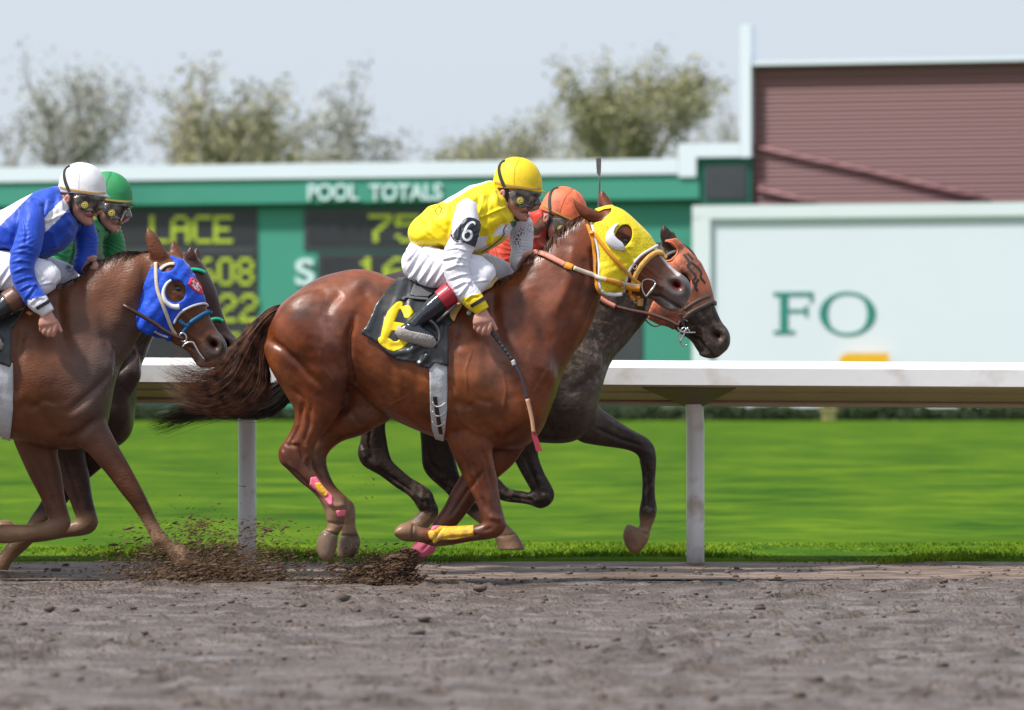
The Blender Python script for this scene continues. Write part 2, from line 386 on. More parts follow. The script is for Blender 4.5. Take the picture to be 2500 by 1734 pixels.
def strands(name, guides, n, r, mat, parent, spread, y0=0.0, T=None, seg=12, seed=1, tip=0.15, wob=6.0, lmin=0.75, curl=0.0, clump=0.0):
    """hair: each strand blends two neighbouring guides; guide = list of (u,v,y)"""
    rnd = random.Random(seed); V = []; Fc = []
    G = [catmull(np.array(g, float), 8) for g in guides]
    G = [g[np.linspace(0, len(g) - 1, seg + 1).astype(int)] for g in G]
    locks = [rnd.random() for _ in range(max(3, n // 14))]
    for k in range(n):
        x = (rnd.choice(locks) + rnd.gauss(0, 0.012) if rnd.random() < clump else rnd.random()); x = min(max(x, 0), 0.9999) * (len(G) - 1)
        i = int(x); f = x - i; g = G[i] * (1 - f) + G[min(i + 1, len(G) - 1)] * f
        L = rnd.uniform(lmin, 1.0); ph = rnd.uniform(0, 6.28); fr = rnd.uniform(1.0, 2.6); am = rnd.gauss(0, wob)
        oy = rnd.gauss(0, spread); ou = rnd.gauss(0, spread * 0.35); ov = rnd.gauss(0, spread * 0.35); rr = r * rnd.uniform(0.6, 1.4)
        C = []
        for q in range(seg + 1):
            t = q / seg * L; idx = t * seg; a = int(idx); b = min(a + 1, seg); ff = idx - a; p = g[a] * (1 - ff) + g[b] * ff
            w = am * t * math.sin(fr * t * 4 + ph)
            u, v = p[0] + ou * (0.3 + t) + w * 0.5, p[1] + ov * (0.3 + t) + w + curl * t * t
            if T: u, v = T(u, v)
            C.append(W(u, v, y0 + (p[2] + oy * (0.5 + t) + w * 0.6) * K))
        vv, ff2 = tube_geo(C, lambda t, rr=rr: rr * (1 - (1 - tip) * t ** 1.6), 3); b0 = len(V); V.extend(vv); Fc.extend([tuple(i2 + b0 for i2 in q) for q in ff2])
    return mesh_obj(name, V, Fc, mat, parent)
# ---------------------------------------------------------------- horses
def rot_map(px, py, qx, qy, deg, sc):
    c, s = math.cos(math.radians(deg)), math.sin(math.radians(deg))
    return lambda u, v: (qx + ((u - px) * c - (v - py) * s) * sc, qy + ((u - px) * s + (v - py) * c) * sc)
BODY = [  # top u,v, belly u,v, half width, 0, bias
 (676, 762, 652, 812, 40, 0, 0), (688, 741, 648, 862, 78, 0, 0), (728, 709, 672, 905, 104, 0, -.05), (775, 680, 752, 918, 122, 0, -.05),
 (818, 666, 812, 930, 131, 0, -.08), (868, 657, 868, 950, 133, 0, -.08), (915, 663, 905, 985, 132, 0, -.08), (965, 682, 952, 1020, 138, 0, -.1), (1020, 694, 1010, 1048, 142, 0, -.12),
 (1080, 700, 1070, 1070, 142, 0, -.14), (1150, 698, 1130, 1084, 134, 0, -.2), (1205, 692, 1190, 1098, 122, 0, -.3), (1232, 684, 1268, 1096, 112, 0, -.3)]
NECK = [  # last value: how far the rib follows the head
 (1256, 668, 1318, 1058, 98, 0, -.3, 0.0), (1278, 640, 1350, 985, 84, 0, -.28, .12), (1300, 620, 1372, 920, 72, 0, -.25, .25), (1330, 602, 1400, 866, 62, 0, -.2, .42),
 (1352, 578, 1428, 826, 54, 0, -.15, .6), (1374, 556, 1448, 783, 48, 0, -.1, .76), (1400, 538, 1463, 742, 44, 0, 0, .9), (1424, 527, 1470, 712, 40, 0, 0, 1.0)]
HEAD = [
 (1440, 519, 1472, 708, 40, 0, .1), (1462, 510, 1484, 716, 46, 0, .1), (1490, 505, 1503, 718, 50, 0, .15), (1518, 514, 1524, 716, 51, 0, .2), (1540, 531, 1543, 719, 49, 0, .2), (1560, 550, 1558, 724, 44, 0, .15),
 (1581, 572, 1572, 727, 38, 0, .05), (1600, 599, 1585, 730, 32, 0, 0), (1618, 626, 1596, 735, 29, 0, 0), (1636, 647, 1606, 743, 28, 0, 0), (1653, 663, 1618, 752, 29, 0, .1), (1668, 672, 1632, 760, 30, 0, .1),
 (1681, 686, 1648, 760, 28, 0, .1), (1688, 705, 1662, 755, 22, 0, 0), (1687, 722, 1672, 748, 14, 0, 0)]
EARS6 = [([(1395, 478, 1396, 481, 2, -34), (1405, 488, 1402, 502, 6, -36), (1418, 496, 1412, 522, 9, -36), (1432, 504, 1427, 537, 11, -34), (1446, 510, 1445, 541, 12, -30), (1460, 517, 1462, 543, 12, -24), (1478, 519, 1478, 531, 10, -18)], -1),
         ([(1468, 463, 1474, 466, 4, 30), (1461, 478, 1481, 475, 8, 30), (1461, 492, 1490, 486, 11, 28), (1465, 504, 1496, 497, 12, 24), (1474, 514, 1496, 507, 12, 20), (1478, 528, 1500, 522, 12, 16)], 1)]
NH6 = ([(880, 760, 700, 770, 60), (872, 830, 646, 838, 66), (864, 880, 653, 885, 64), (853, 930, 674, 926, 56), (842, 965, 697, 963, 46), (826, 1012, 718, 1002, 36), (807, 1040, 716, 1034, 30), (783, 1066, 701, 1067, 27), (769, 1092, 680, 1098, 25), (763, 1112, 683, 1128, 24),
        (761, 1128, 704, 1149, 21), (772, 1150, 732, 1177, 18), (790, 1172, 754, 1194, 17), (814, 1191, 777, 1217, 18), (843, 1213, 790, 1242, 23), (848, 1237, 795, 1260, 23), (843, 1262, 797, 1278, 19), (838, 1286, 799, 1288, 18), (828, 1302, 791, 1294, 19),
        (825, 1314, 781, 1303, 22), (823, 1330, 775, 1318, 24), (820, 1346, 772, 1336, 25), (815, 1361, 776, 1353, 24), (808, 1370, 783, 1365, 19)], -52)
FH6 = ([(930, 940, 800, 880, 60), (958, 1014, 830, 985, 50), (915, 1046, 790, 1010, 42), (881, 1064, 775, 1040, 35), (838, 1077, 752, 1062, 29), (812, 1095, 735, 1085, 26), (799, 1112, 722, 1105, 25), (797, 1130, 732, 1130, 23), (803, 1155, 755, 1165, 19), (818, 1185, 785, 1198, 17),
        (838, 1206, 808, 1225, 17), (863, 1230, 828, 1250, 22), (868, 1252, 826, 1262, 22), (868, 1280, 828, 1283, 18), (872, 1298, 834, 1298, 19), (878, 1312, 830, 1311, 23), (880, 1328, 826, 1330, 26), (873, 1346, 822, 1350, 27), (864, 1360, 826, 1362, 24)], 48)
NF6 = ([(1235, 930, 1120, 960, 44), (1226, 1010, 1092, 1030, 46), (1208, 1070, 1090, 1070, 42), (1203, 1110, 1106, 1112, 36), (1213, 1165, 1132, 1168, 29), (1221, 1220, 1160, 1222, 25), (1230, 1256, 1173, 1258, 24), (1236, 1283, 1179, 1271, 24), (1222, 1307, 1176, 1277, 24), (1195, 1317, 1168, 1280, 21),
        (1158, 1321, 1146, 1285, 17), (1114, 1329, 1110, 1287, 17), (1080, 1334, 1080, 1286, 18), (1056, 1334, 1056, 1287, 20), (1036, 1327, 1040, 1289, 17), (1016, 1323, 1018, 1284, 18), (1003, 1323, 1008, 1276, 24), (982, 1320, 984, 1277, 27), (966, 1310, 968, 1288, 24), (962, 1304, 963, 1296, 16)], -48)
FF6 = ([(1310, 960, 1200, 970, 44), (1296, 1060, 1180, 1050, 43), (1258, 1128, 1150, 1108, 36), (1215, 1168, 1128, 1155, 29), (1176, 1206, 1104, 1196, 26), (1150, 1240, 1084, 1236, 24), (1128, 1268, 1066, 1262, 24), (1108, 1292, 1052, 1286, 20), (1088, 1314, 1041, 1306, 17), (1066, 1337, 1018, 1325, 20),
        (1050, 1352, 1000, 1340, 20), (1030, 1370, 986, 1358, 17), (1014, 1386, 972, 1372, 19), (1006, 1402, 945, 1388, 27), (1000, 1420, 926, 1408, 31), (996, 1432, 918, 1422, 31)], 42)
# legs of the dark horse, in its own plane
FLD = ([(1440, 940, 1380, 1050, 46), (1466, 994, 1415, 1078, 40), (1489, 1012, 1446, 1086, 34), (1522, 1036, 1480, 1091, 29), (1550, 1053, 1522, 1097, 25), (1577, 1067, 1549, 1106, 24), (1595, 1086, 1560, 1118, 24), (1602, 1112, 1562, 1130, 24), (1602, 1142, 1566, 1150, 21), (1599, 1180, 1568, 1180, 16),
        (1600, 1215, 1566, 1215, 16), (1604, 1240, 1561, 1242, 20), (1601, 1262, 1560, 1260, 20), (1592, 1284, 1562, 1278, 16), (1588, 1298, 1556, 1288, 17), (1586, 1308, 1533, 1280, 25), (1580, 1325, 1521, 1303, 29), (1566, 1344, 1526, 1330, 26), (1551, 1352, 1538, 1347, 18)], 45)
FND = ([(1330, 980, 1230, 1000, 44), (1320, 1060, 1238, 1070, 38), (1313, 1105, 1252, 1115, 29), (1327, 1150, 1272, 1155, 26), (1346, 1185, 1292, 1190, 25), (1354, 1207, 1296, 1198, 24), (1345, 1230, 1290, 1202, 24), (1320, 1242, 1283, 1203, 21), (1293, 1233, 1283, 1200, 17), (1258, 1228, 1257, 1196, 16), (1235, 1225, 1238, 1190, 18),
        (1210, 1215, 1222, 1172, 20), (1193, 1195, 1214, 1166, 19), (1178, 1175, 1202, 1154, 17), (1160, 1158, 1196, 1138, 24), (1152, 1134, 1190, 1112, 25), (1158, 1114, 1180, 1102, 14)], -40)
HAD = ([(970, 930, 860, 900, 56), (955, 990, 872, 985, 43), (941, 1038, 881, 1062, 32), (946, 1083, 873, 1098, 26), (950, 1103, 876, 1120, 25), (958, 1125, 890, 1140, 22), (978, 1145, 928, 1162, 17), (1003, 1166, 966, 1190, 16), (1030, 1182, 994, 1208, 17), (1053, 1200, 1011, 1226, 22), (1062, 1222, 1018, 1240, 21),
        (1071, 1245, 1028, 1250, 18), (1066, 1268, 1024, 1250, 17), (1050, 1284, 1014, 1258, 19), (1036, 1303, 1003, 1268, 24), (1015, 1315, 985, 1278, 26), (990, 1317, 970, 1288, 22), (978, 1314, 966, 1298, 14)], -46)
HBD = ([(1140, 920, 1010, 920, 58), (1120, 1010, 1020, 1010, 46), (1106, 1070, 1027, 1075, 34), (1108, 1105, 1029, 1115, 27), (1115, 1135, 1033, 1142, 26), (1122, 1160, 1048, 1166, 23), (1135, 1190, 1086, 1200, 18), (1160, 1224, 1116, 1234, 17), (1190, 1249, 1150, 1263, 18), (1222, 1262, 1180, 1286, 22), (1238, 1280, 1195, 1300, 20),
        (1250, 1292, 1204, 1306, 19), (1262, 1304, 1208, 1314, 26), (1273, 1322, 1212, 1326, 31), (1281, 1339, 1215, 1340, 35), (1282, 1343, 1216, 1343, 35)], 45)
GROOVES = [  # polyline, width px, depth px  (chestnut's own places; others are mapped)
 ([(866, 770), (852, 820), (850, 870), (858, 915), (864, 950)], 8, -9), ([(664, 775), (655, 830), (690, 850), (725, 880), (755, 915), (780, 940)], 9, -5), ([(835, 712), (808, 742), (797, 768)], 12, -4),
 ([(797, 768), (812, 810), (835, 850), (846, 890)], 9, -3.5), ([(1098, 1010), (1120, 985), (1150, 995), (1180, 1040), (1205, 1062)], 14, -4), ([(1205, 1060), (1225, 1078), (1268, 1052), (1296, 1020)], 11, -5), ([(1205, 700), (1204, 750), (1212, 800), (1226, 845), (1240, 880)], 15, -7),
 ([(1465, 722), (1442, 790), (1415, 850), (1385, 905), (1350, 960)], 9, -6), ([(1300, 700), (1320, 760), (1330, 830), (1320, 900)], 22, -5), ([(1115, 790), (1106, 850), (1098, 920), (1095, 980)], 13, -6), ([(1140, 1000), (1165, 975), (1205, 985)], 8, -3),
 ([(718, 950), (740, 975), (752, 1010), (756, 1050)], 6, -3), ([(700, 1085), (728, 1090), (742, 1120), (764, 1150)], 5, -4), ([(880, 700), (900, 740), (930, 770), (948, 780)], 12, -3), ([(1445, 600), (1448, 650), (1462, 700)], 9, -5), ([(1150, 1120), (1172, 1180), (1196, 1250)], 5, -3)]
BUMPS = [(790, 800, 60, 90, 0, 5), (720, 830, 40, 90, 15, 4), (905, 900, 34, 60, -10, 6), (880, 690, 22, 16, -20, 6), (953, 690, 14, 10, 0, 5), (1165, 920, 46, 56, 0, 8), (1290, 905, 46, 95, -20, 9), (1335, 905, 20, 60, -25, 6), (1250, 800, 30, 70, -20, 3),
 (1270, 1010, 40, 34, -20, 7), (820, 925, 30, 34, 20, 5), (668, 790, 16, 24, 0, 3), (1160, 800, 36, 90, 8, 4), (1180, 1100, 14, 40, -10, 3), (1380, 700, 26, 90, 25, 5), (1480, 660, 34, 44, 20, 6), (1500, 560, 16, 10, 35, 5), (1620, 700, 34, 9, 42, 3)]
LEG6 = [([(738, 990), (731, 1040), (708, 1084)], 5, -6), ([(760, 990), (755, 1040), (742, 1080)], 5, -3), ([(712, 1145), (745, 1178), (790, 1218)], 3.6, -5), ([(688, 1100), (700, 1128), (720, 1150)], 4, 4), ([(745, 1085), (752, 1110), (744, 1130)], 6, 4), ([(790, 1276), (842, 1282)], 4, -3), ([(788, 1296), (826, 1306)], 2.6, -5), ([(824, 1308), (880, 1310)], 2.6, -5),
 ([(800, 1228), (822, 1236), (842, 1232)], 6, 4), ([(1128, 1110), (1160, 1190), (1188, 1250)], 6, -5), ([(1180, 1105), (1200, 1180), (1212, 1235)], 5, -4), ([(1150, 1150), (1178, 1220)], 5, 3), ([(1195, 1262), (1222, 1268)], 7, 4), ([(1200, 1290), (1180, 1296)], 5, -3), ([(1165, 1306), (1110, 1312), (1075, 1316)], 3, -5), ([(1060, 1294), (1056, 1326)], 5, 3), ([(1010, 1278), (1004, 1322)], 2.6, -5),
 ([(1180, 1150), (1140, 1200), (1100, 1260)], 5, -4), ([(1085, 1285), (1060, 1315), (1030, 1345)], 3, -4), ([(1110, 990), (1130, 1030), (1170, 1060)], 6, 4), ([(860, 1010), (880, 1040)], 6, -3), ([(940, 960), (905, 1000), (880, 1035)], 3, 2), ([(1000, 965), (960, 985), (925, 995)], 2.5, 1.8), ([(1330, 900), (1300, 960), (1280, 1010)], 3, 2), ([(1225, 900), (1235, 950), (1228, 1000)], 3, 2),
 ([(780, 860), (790, 900), (815, 935)], 3, 2), ([(1150, 860), (1135, 905), (1140, 960)], 3, 1.8), ([(1430, 620), (1425, 700), (1400, 780)], 10, -4), ([(1400, 600), (1390, 680), (1360, 760)], 12, 4)]
LEGD = [([(1455, 1045), (1515, 1073), (1565, 1088)], 5, -6), ([(1470, 1020), (1520, 1050), (1560, 1068)], 5, 3), ([(1578, 1135), (1581, 1180), (1580, 1228)], 3, -5), ([(1593, 1140), (1592, 1180), (1592, 1225)], 3, 2), ([(1575, 1100), (1590, 1110)], 7, 4), ([(1570, 1248), (1592, 1252)], 6, 3), ([(1538, 1284), (1582, 1306)], 2.6, -5), ([(1275, 1110), (1300, 1160), (1318, 1200)], 5, -5),
 ([(1300, 1222), (1250, 1214)], 3, -5), ([(1325, 1205), (1335, 1225)], 7, 4), ([(905, 1040), (900, 1085), (912, 1120)], 4, -5), ([(925, 1145), (965, 1172), (1005, 1200)], 3, -5), ([(885, 1095), (892, 1120)], 6, 4), ([(1025, 1215), (1048, 1218)], 6, 3), ([(1040, 1080), (1050, 1130), (1080, 1160)], 4, -5), ([(1085, 1180), (1130, 1218), (1165, 1248)], 3, -5), ([(1206, 1310), (1262, 1302)], 2.6, -5)]
def make_horse(name, label, y0, Tb, Th, sc, legs, ears, colour, cmat, eye_mat, voxel=0.006, extra=()):
    root = empty(name, W(*Tb(1050, 1010), y0) * 1.0, label, 'horse', 'race horses galloping in a bunch')
    root.location.z = 0.0; bpy.context.view_layer.update()
    s = Sculpt(y0)
    ribs = []
    for r in BODY:
        a = Tb(r[0], r[1]); b = Tb(r[2], r[3]); ribs.append((*a, *b, r[4] * sc, 0, r[6]))
    for r in NECK:
        w = r[7]; a0, a1 = np.array(Tb(r[0], r[1])), np.array(Th(r[0], r[1])); b0, b1 = np.array(Tb(r[2], r[3])), np.array(Th(r[2], r[3]))
        a = a0 * (1 - w) + a1 * w; b = b0 * (1 - w) + b1 * w; ribs.append((*a, *b, r[4] * sc, 0, r[6]))
    s.loft(ribs, sub=5, nseg=40)
    s.loft([(*Th(r[0], r[1]), *Th(r[2], r[3]), r[4] * sc, 0, r[6]) for r in [NECK[-1][:7]] + HEAD], sub=4, nseg=36)
    for (L, y) in legs: s.loft([tuple(r) for r in L], sub=4, nseg=28, yc=y)
    for (E, sd_) in ears: s.loft(E, sub=4, nseg=16)
    e0, e1 = Tb(760, 800), Th(1650, 696)
    # haunch and shoulder masses stand out from the barrel on both sides
    for sd_ in (-1, 1):
        for (u, v, ru, rv, ry, a, y) in ((765, 815, 98, 110, 53, 10, 75), (1285, 905, 56, 96, 38, 20, 66)):
            p = Tb(u, v); s.ell(p[0], p[1], sd_ * y * sc, ru * sc, rv * sc, ry * sc, a)
        for (u, v, ru, rv, ry, a, y) in ((1482, 672, 34, 46, 13, 20, 34), (1497, 552, 22, 12, 12, 38, 38), (1654, 697, 27, 22, 13, 38, 20), (1640, 752, 20, 9, 14, 10, 6)):
            p = Th(u, v); s.ell(p[0], p[1], sd_ * y * sc, ru * sc, rv * sc, ry * sc, a)
    # inverse mapping so that muscle detail lands on each horse's own body
    o0, ox, oy = np.array(Tb(0, 0)), np.array(Tb(1, 0)), np.array(Tb(0, 1)); Mb = np.linalg.inv(np.array([ox - o0, oy - o0]).T)
    h0, hx, hy = np.array(Th(0, 0)), np.array(Th(1, 0)), np.array(Th(0, 1)); Mh = np.linalg.inv(np.array([hx - h0, hy - h0]).T)
    inv_b = lambda uv: (uv - o0) @ Mb.T
    inv_h = lambda uv: (uv - h0) @ Mh.T
    rn = np.random.RandomState(3)
    def disp(co, no, uv):
        tb, th = inv_b(uv), inv_h(uv); side = np.clip(np.abs(no[:, 1]) * 1.6, 0, 1); d = np.zeros(len(co))
        hm = sstep(th[:, 0], 1425, 1450) * (th[:, 1] < 790)
        for pts, w, dep in GROOVES:
            use = th if pts[0][0] > 1400 else tb; dd, par, _ = seg_dist(use, pts); fade = np.clip(np.minimum(par, 1 - par) * 5 + .25, 0, 1)
            d += 1.45 * dep * np.exp(-(dd / w) ** 2) * fade * (1 if pts[0][0] > 1400 else (1 - hm))
        for (u, v, ru, rv, a, h) in BUMPS: d += 1.3 * h * gauss(th if u > 1400 else tb, u, v, ru, rv, a) * (1 if u > 1400 else (1 - hm))
        for pts, w, dep in extra: dd, par, _ = seg_dist(uv, pts); d += dep * np.exp(-(dd / w) ** 2) * np.clip(np.minimum(par, 1 - par) * 6 + .3, 0, 1)
        # ribs show faintly along the barrel; veins on belly and face
        rib = np.sin((tb[:, 0] * 0.96 + tb[:, 1] * .22) / 9.5) * sstep(tb[:, 0], 900, 960) * (1 - sstep(tb[:, 0], 1050, 1100)) * sstep(tb[:, 1], 820, 880) * (1 - sstep(tb[:, 1], 980, 1020)); d += rib * 1.0
        # nostril, mouth line, eye socket
        no_ = gauss(th, 1651, 696, 16, 11.5, 35); ri = gauss(th, 1651, 696, 26, 20, 35)
        d += hm * (-34 * no_ ** 1.3 + 7 * (ri - no_))
        dd, par, _ = seg_dist(th, [(1592, 722), (1612, 722), (1635, 737), (1662, 752)]); d -= hm * 9 * np.exp(-(dd / 3.0) ** 2)
        d += hm * (5 * gauss(th, 1520, 570, 20, 6, 25) - 5 * gauss(th, 1527, 587, 13, 8, 25) + 2.5 * gauss(th, 1530, 600, 14, 5, 25))
        for pts in ([(1548, 640), (1580, 655), (1612, 678)], [(1560, 668), (1590, 690), (1615, 700)]):
            dd, _, _ = seg_dist(th, pts); d += hm * 1.8 * np.exp(-(dd / 4) ** 2)
        lump = np.array([1.9 * noise.noise(Vector(c) * 9.0) + .7 * noise.noise(Vector(c) * 23.0) for c in co])
        d = d * sc + lump * (1 - .6 * hm)
        out = no * (d * side * K)[:, None]
        # ear hollows
        return out
    body = s.build('body', voxel, 4, cmat, root, disp, lambda co, no, uv: colour(co, no, uv, inv_b(uv), inv_h(uv)), post=1, smooth2=(9, lambda uv: (1 - sstep(inv_h(uv)[:, 0], 1470, 1540) * (inv_h(uv)[:, 1] < 790)) * (1 - .85 * sstep(uv[:, 1], 1090, 1140))))
    S = Surf(body)
    ex = Th(1527, 588)
    for sd_ in (-1, 1):
        h, n = S.hit(ex[0], ex[1], sd_, y0)
        if h is None: h = W(ex[0], ex[1], y0 + sd_ * 48 * K); n = Vector((0, sd_, 0))
        c = h - n * 0.012; R = 0.0205 * sc; V = []; Fc = []
        for i in range(13):
            ph = math.pi * i / 12
            for j in range(20): t = 2 * math.pi * j / 20; V.append(c + Vector((math.sin(ph) * math.cos(t), math.cos(ph), math.sin(ph) * math.sin(t))) * R)
        for i in range(12):
            for j in range(20): Fc.append((i * 20 + j, i * 20 + (j + 1) % 20, (i + 1) * 20 + (j + 1) % 20, (i + 1) * 20 + j))
        mesh_obj('eye', V, Fc, eye_mat, root)
    return root, S
def ear_dark(t, ears, r=9): return np.zeros(len(t))
def mixc(c, col, w):
    w = np.clip(w, 0, 1)[:, None]; c[:, :3] = c[:, :3] * (1 - w) + np.array(col)[None, :] * w
def leg_mud(c, uv, co, legs, tip, zone):
    pass
def chestnut(co, no, uv, tb, th):
    n = len(co); c = np.ones((n, 4)); c[:, :3] = np.array((0.150, 0.034, 0.0075)); c[:, 3] = 0.0
    z = co[:, 2]
    # coat tones: richer flank, paler and darker patches, darker points
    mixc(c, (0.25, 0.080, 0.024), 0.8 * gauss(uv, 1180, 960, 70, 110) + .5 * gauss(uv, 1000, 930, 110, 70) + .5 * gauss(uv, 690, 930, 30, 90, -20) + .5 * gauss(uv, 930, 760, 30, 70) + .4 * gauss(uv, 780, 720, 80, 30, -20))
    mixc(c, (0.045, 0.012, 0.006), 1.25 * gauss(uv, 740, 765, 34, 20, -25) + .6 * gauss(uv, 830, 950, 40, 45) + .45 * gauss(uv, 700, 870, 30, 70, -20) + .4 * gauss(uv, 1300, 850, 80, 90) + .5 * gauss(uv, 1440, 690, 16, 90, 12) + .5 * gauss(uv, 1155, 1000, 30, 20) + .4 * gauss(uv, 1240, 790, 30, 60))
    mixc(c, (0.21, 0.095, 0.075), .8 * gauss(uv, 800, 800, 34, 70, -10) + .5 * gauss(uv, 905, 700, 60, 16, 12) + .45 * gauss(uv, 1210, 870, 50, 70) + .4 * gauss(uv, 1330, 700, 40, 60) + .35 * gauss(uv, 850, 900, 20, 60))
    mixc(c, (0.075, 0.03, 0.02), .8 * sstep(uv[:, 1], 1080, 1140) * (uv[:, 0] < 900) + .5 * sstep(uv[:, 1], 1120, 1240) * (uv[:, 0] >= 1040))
    mixc(c, MUD, .9 * sstep(uv[:, 1], 1190, 1235) * (uv[:, 0] < 900) + .35 * gauss(uv, 900, 1010, 50, 35, -20) + .55 * gauss(uv, 775, 1105, 16, 40) + .9 * sstep(-uv[:, 0], -1042, -1018) * (uv[:, 1] > 1240))
    mixc(c, MUD, .75 * sstep(uv[:, 1], 1322, 1334) * (uv[:, 0] > 1000) * (uv[:, 0] < 1180) + .9 * sstep(uv[:, 1], 1338, 1360) * (uv[:, 0] > 900))
    mixc(c, (0.045, 0.026, 0.018), .9 * sstep(uv[:, 1], 1365, 1385) * (uv[:, 0] > 900))
    mixc(c, (0.15, 0.098, 0.064), .85 * (uv[:, 1] > 1304) * (uv[:, 0] < 900)); mixc(c, (0.05, 0.038, 0.03), .7 * np.exp(-((uv[:, 1] - 1304) / 4.0) ** 2) * (uv[:, 0] < 900))
    hm = th[:, 1] < 790
    face = sstep(th[:, 0] + th[:, 1] * .4, 1836, 1900) * hm * sstep(th[:, 0], 1520, 1560)
    mixc(c, (0.085, 0.038, 0.026), .75 * face); mixc(c, (0.11, 0.083, 0.078), .85 * sstep(th[:, 0] + .55 * th[:, 1], 1990, 2040) * hm * (th[:, 0] > 1560))
    mixc(c, (0.22, 0.185, 0.175), .8 * gauss(th, 1676, 738, 18, 12, 60) + .7 * gauss(th, 1628, 742, 26, 10, 35))  # pale lip highlights painted into the muzzle colour
    mixc(c, (0.055, 0.042, 0.042), .8 * gauss(th, 1655, 700, 26, 18, 35)); mixc(c, (0.16, 0.012, 0.014), 1.5 * gauss(th, 1653, 697, 12, 8.5, 35) * (th[:, 0] > 1600))
    d, par, _ = seg_dist(th, [(1590, 721), (1612, 722), (1635, 737), (1662, 752)]); mixc(c, (0.02, 0.012, 0.012), .9 * np.exp(-(d / 2.6) ** 2) * (th[:, 0] > 1560)); ring = gauss(th, 1651, 696, 24, 19, 35) - 1.3 * gauss(th, 1651, 696, 17, 12, 35); mixc(c, (.15, .12, .115), 1.6 * np.clip(ring, 0, 1) * (th[:, 0] > 1600))  # dark mouth line, then a highlight painted on the nostril rim
    d, par, _ = seg_dist(th, [(1592, 592), (1608, 612), (1630, 641), (1656, 668)]); mixc(c, (0.6, 0.56, 0.56), 1.2 * np.exp(-(d / 6.0) ** 4))
    mixc(c, (0.03, 0.014, 0.012), .9 * gauss(th, 1527, 588, 17, 10, 25)); mixc(c, (0.05, 0.022, 0.014), .8 * gauss(uv, 1396, 484, 9, 12) + .6 * gauss(uv, 1472, 474, 6, 8))
    c[:, 3] = np.clip(.7 * gauss(uv, 1330, 900, 90, 140) + .5 * gauss(uv, 1180, 1080, 80, 70) + .45 * gauss(uv, 900, 990, 90, 50) + .3 * gauss(uv, 730, 1060, 50, 60), 0, 1)
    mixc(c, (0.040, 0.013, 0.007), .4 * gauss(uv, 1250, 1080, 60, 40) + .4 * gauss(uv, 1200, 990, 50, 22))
    return c
def darkcoat(base, grey, mudtone, mudlegs=1.0):
    def f(co, no, uv, tb, th):
        n = len(co); c = np.ones((n, 4)); c[:, :3] = np.array(base); hm = th[:, 1] < 790
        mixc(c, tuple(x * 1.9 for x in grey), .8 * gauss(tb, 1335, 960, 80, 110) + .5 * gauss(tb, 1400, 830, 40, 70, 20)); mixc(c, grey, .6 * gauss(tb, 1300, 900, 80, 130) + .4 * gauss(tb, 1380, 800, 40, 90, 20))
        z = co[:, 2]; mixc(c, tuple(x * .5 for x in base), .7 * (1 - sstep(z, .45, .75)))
        mixc(c, mudtone, mudlegs * .95 * (1 - sstep(z, .27, .36)))
        mixc(c, grey, .9 * sstep(th[:, 0] + .55 * th[:, 1], 1985, 2040) * hm * (th[:, 0] > 1560))
        mixc(c, (0.02, 0.013, 0.012), 1.2 * gauss(th, 1652, 698, 16, 12, 35) + .8 * gauss(th, 1527, 588, 16, 10, 25)); mixc(c, (0.07, 0.01, 0.01), gauss(th, 1654, 699, 8, 6, 35))
        c[:, 3] = np.clip(1.0 * gauss(tb, 1330, 860, 110, 170) + .5 * hm * (th[:, 0] > 1560) + .6 * (1 - sstep(z, .3, .7)), 0, 1)
        return c
    return f
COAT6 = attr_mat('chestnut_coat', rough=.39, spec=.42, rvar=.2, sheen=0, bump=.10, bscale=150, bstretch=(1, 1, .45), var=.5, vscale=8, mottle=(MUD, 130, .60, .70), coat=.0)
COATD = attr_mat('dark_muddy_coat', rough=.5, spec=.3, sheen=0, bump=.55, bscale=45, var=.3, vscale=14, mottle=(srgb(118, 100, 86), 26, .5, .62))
COATB = attr_mat('bay_coat', rough=.38, spec=.35, sheen=0, bump=.3, bscale=55, bstretch=(1, 1, 2.2), var=.22, vscale=6, mottle=(MUD, 170, .66, .74))
EYE = mat('horse_eye', (0.006, 0.004, 0.004), .06, spec=.8, var=0)
ident = lambda u, v: (u, v)
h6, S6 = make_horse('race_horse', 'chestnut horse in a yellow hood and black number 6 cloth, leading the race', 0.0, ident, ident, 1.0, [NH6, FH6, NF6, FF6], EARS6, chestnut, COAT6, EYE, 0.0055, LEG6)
YD = 1.1
TbD = lambda u, v: (1011 + (u - 868) * .962, 657 + (v - 657) * .962)
ThD = rot_map(1650, 696, 1751, 818, 19.5, .962)
earsD = [([(1618, 546, 1624, 549, 4, -26), (1612, 562, 1634, 560, 9, -28), (1611, 580, 1650, 576, 12, -26), (1618, 598, 1664, 594, 14, -24), (1628, 620, 1672, 612, 14, -20)], -1), ([(1640, 562, 1643, 564, 2, 30), (1634, 578, 1650, 572, 7, 30), (1630, 592, 1654, 586, 10, 26), (1636, 608, 1660, 603, 12, 20)], 1)]
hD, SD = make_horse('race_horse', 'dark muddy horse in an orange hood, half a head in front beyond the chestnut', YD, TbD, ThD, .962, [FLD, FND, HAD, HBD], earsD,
    darkcoat((0.032, 0.019, 0.014), (0.062, 0.047, 0.037), MUD), COATD, EYE, 0.006, LEGD)
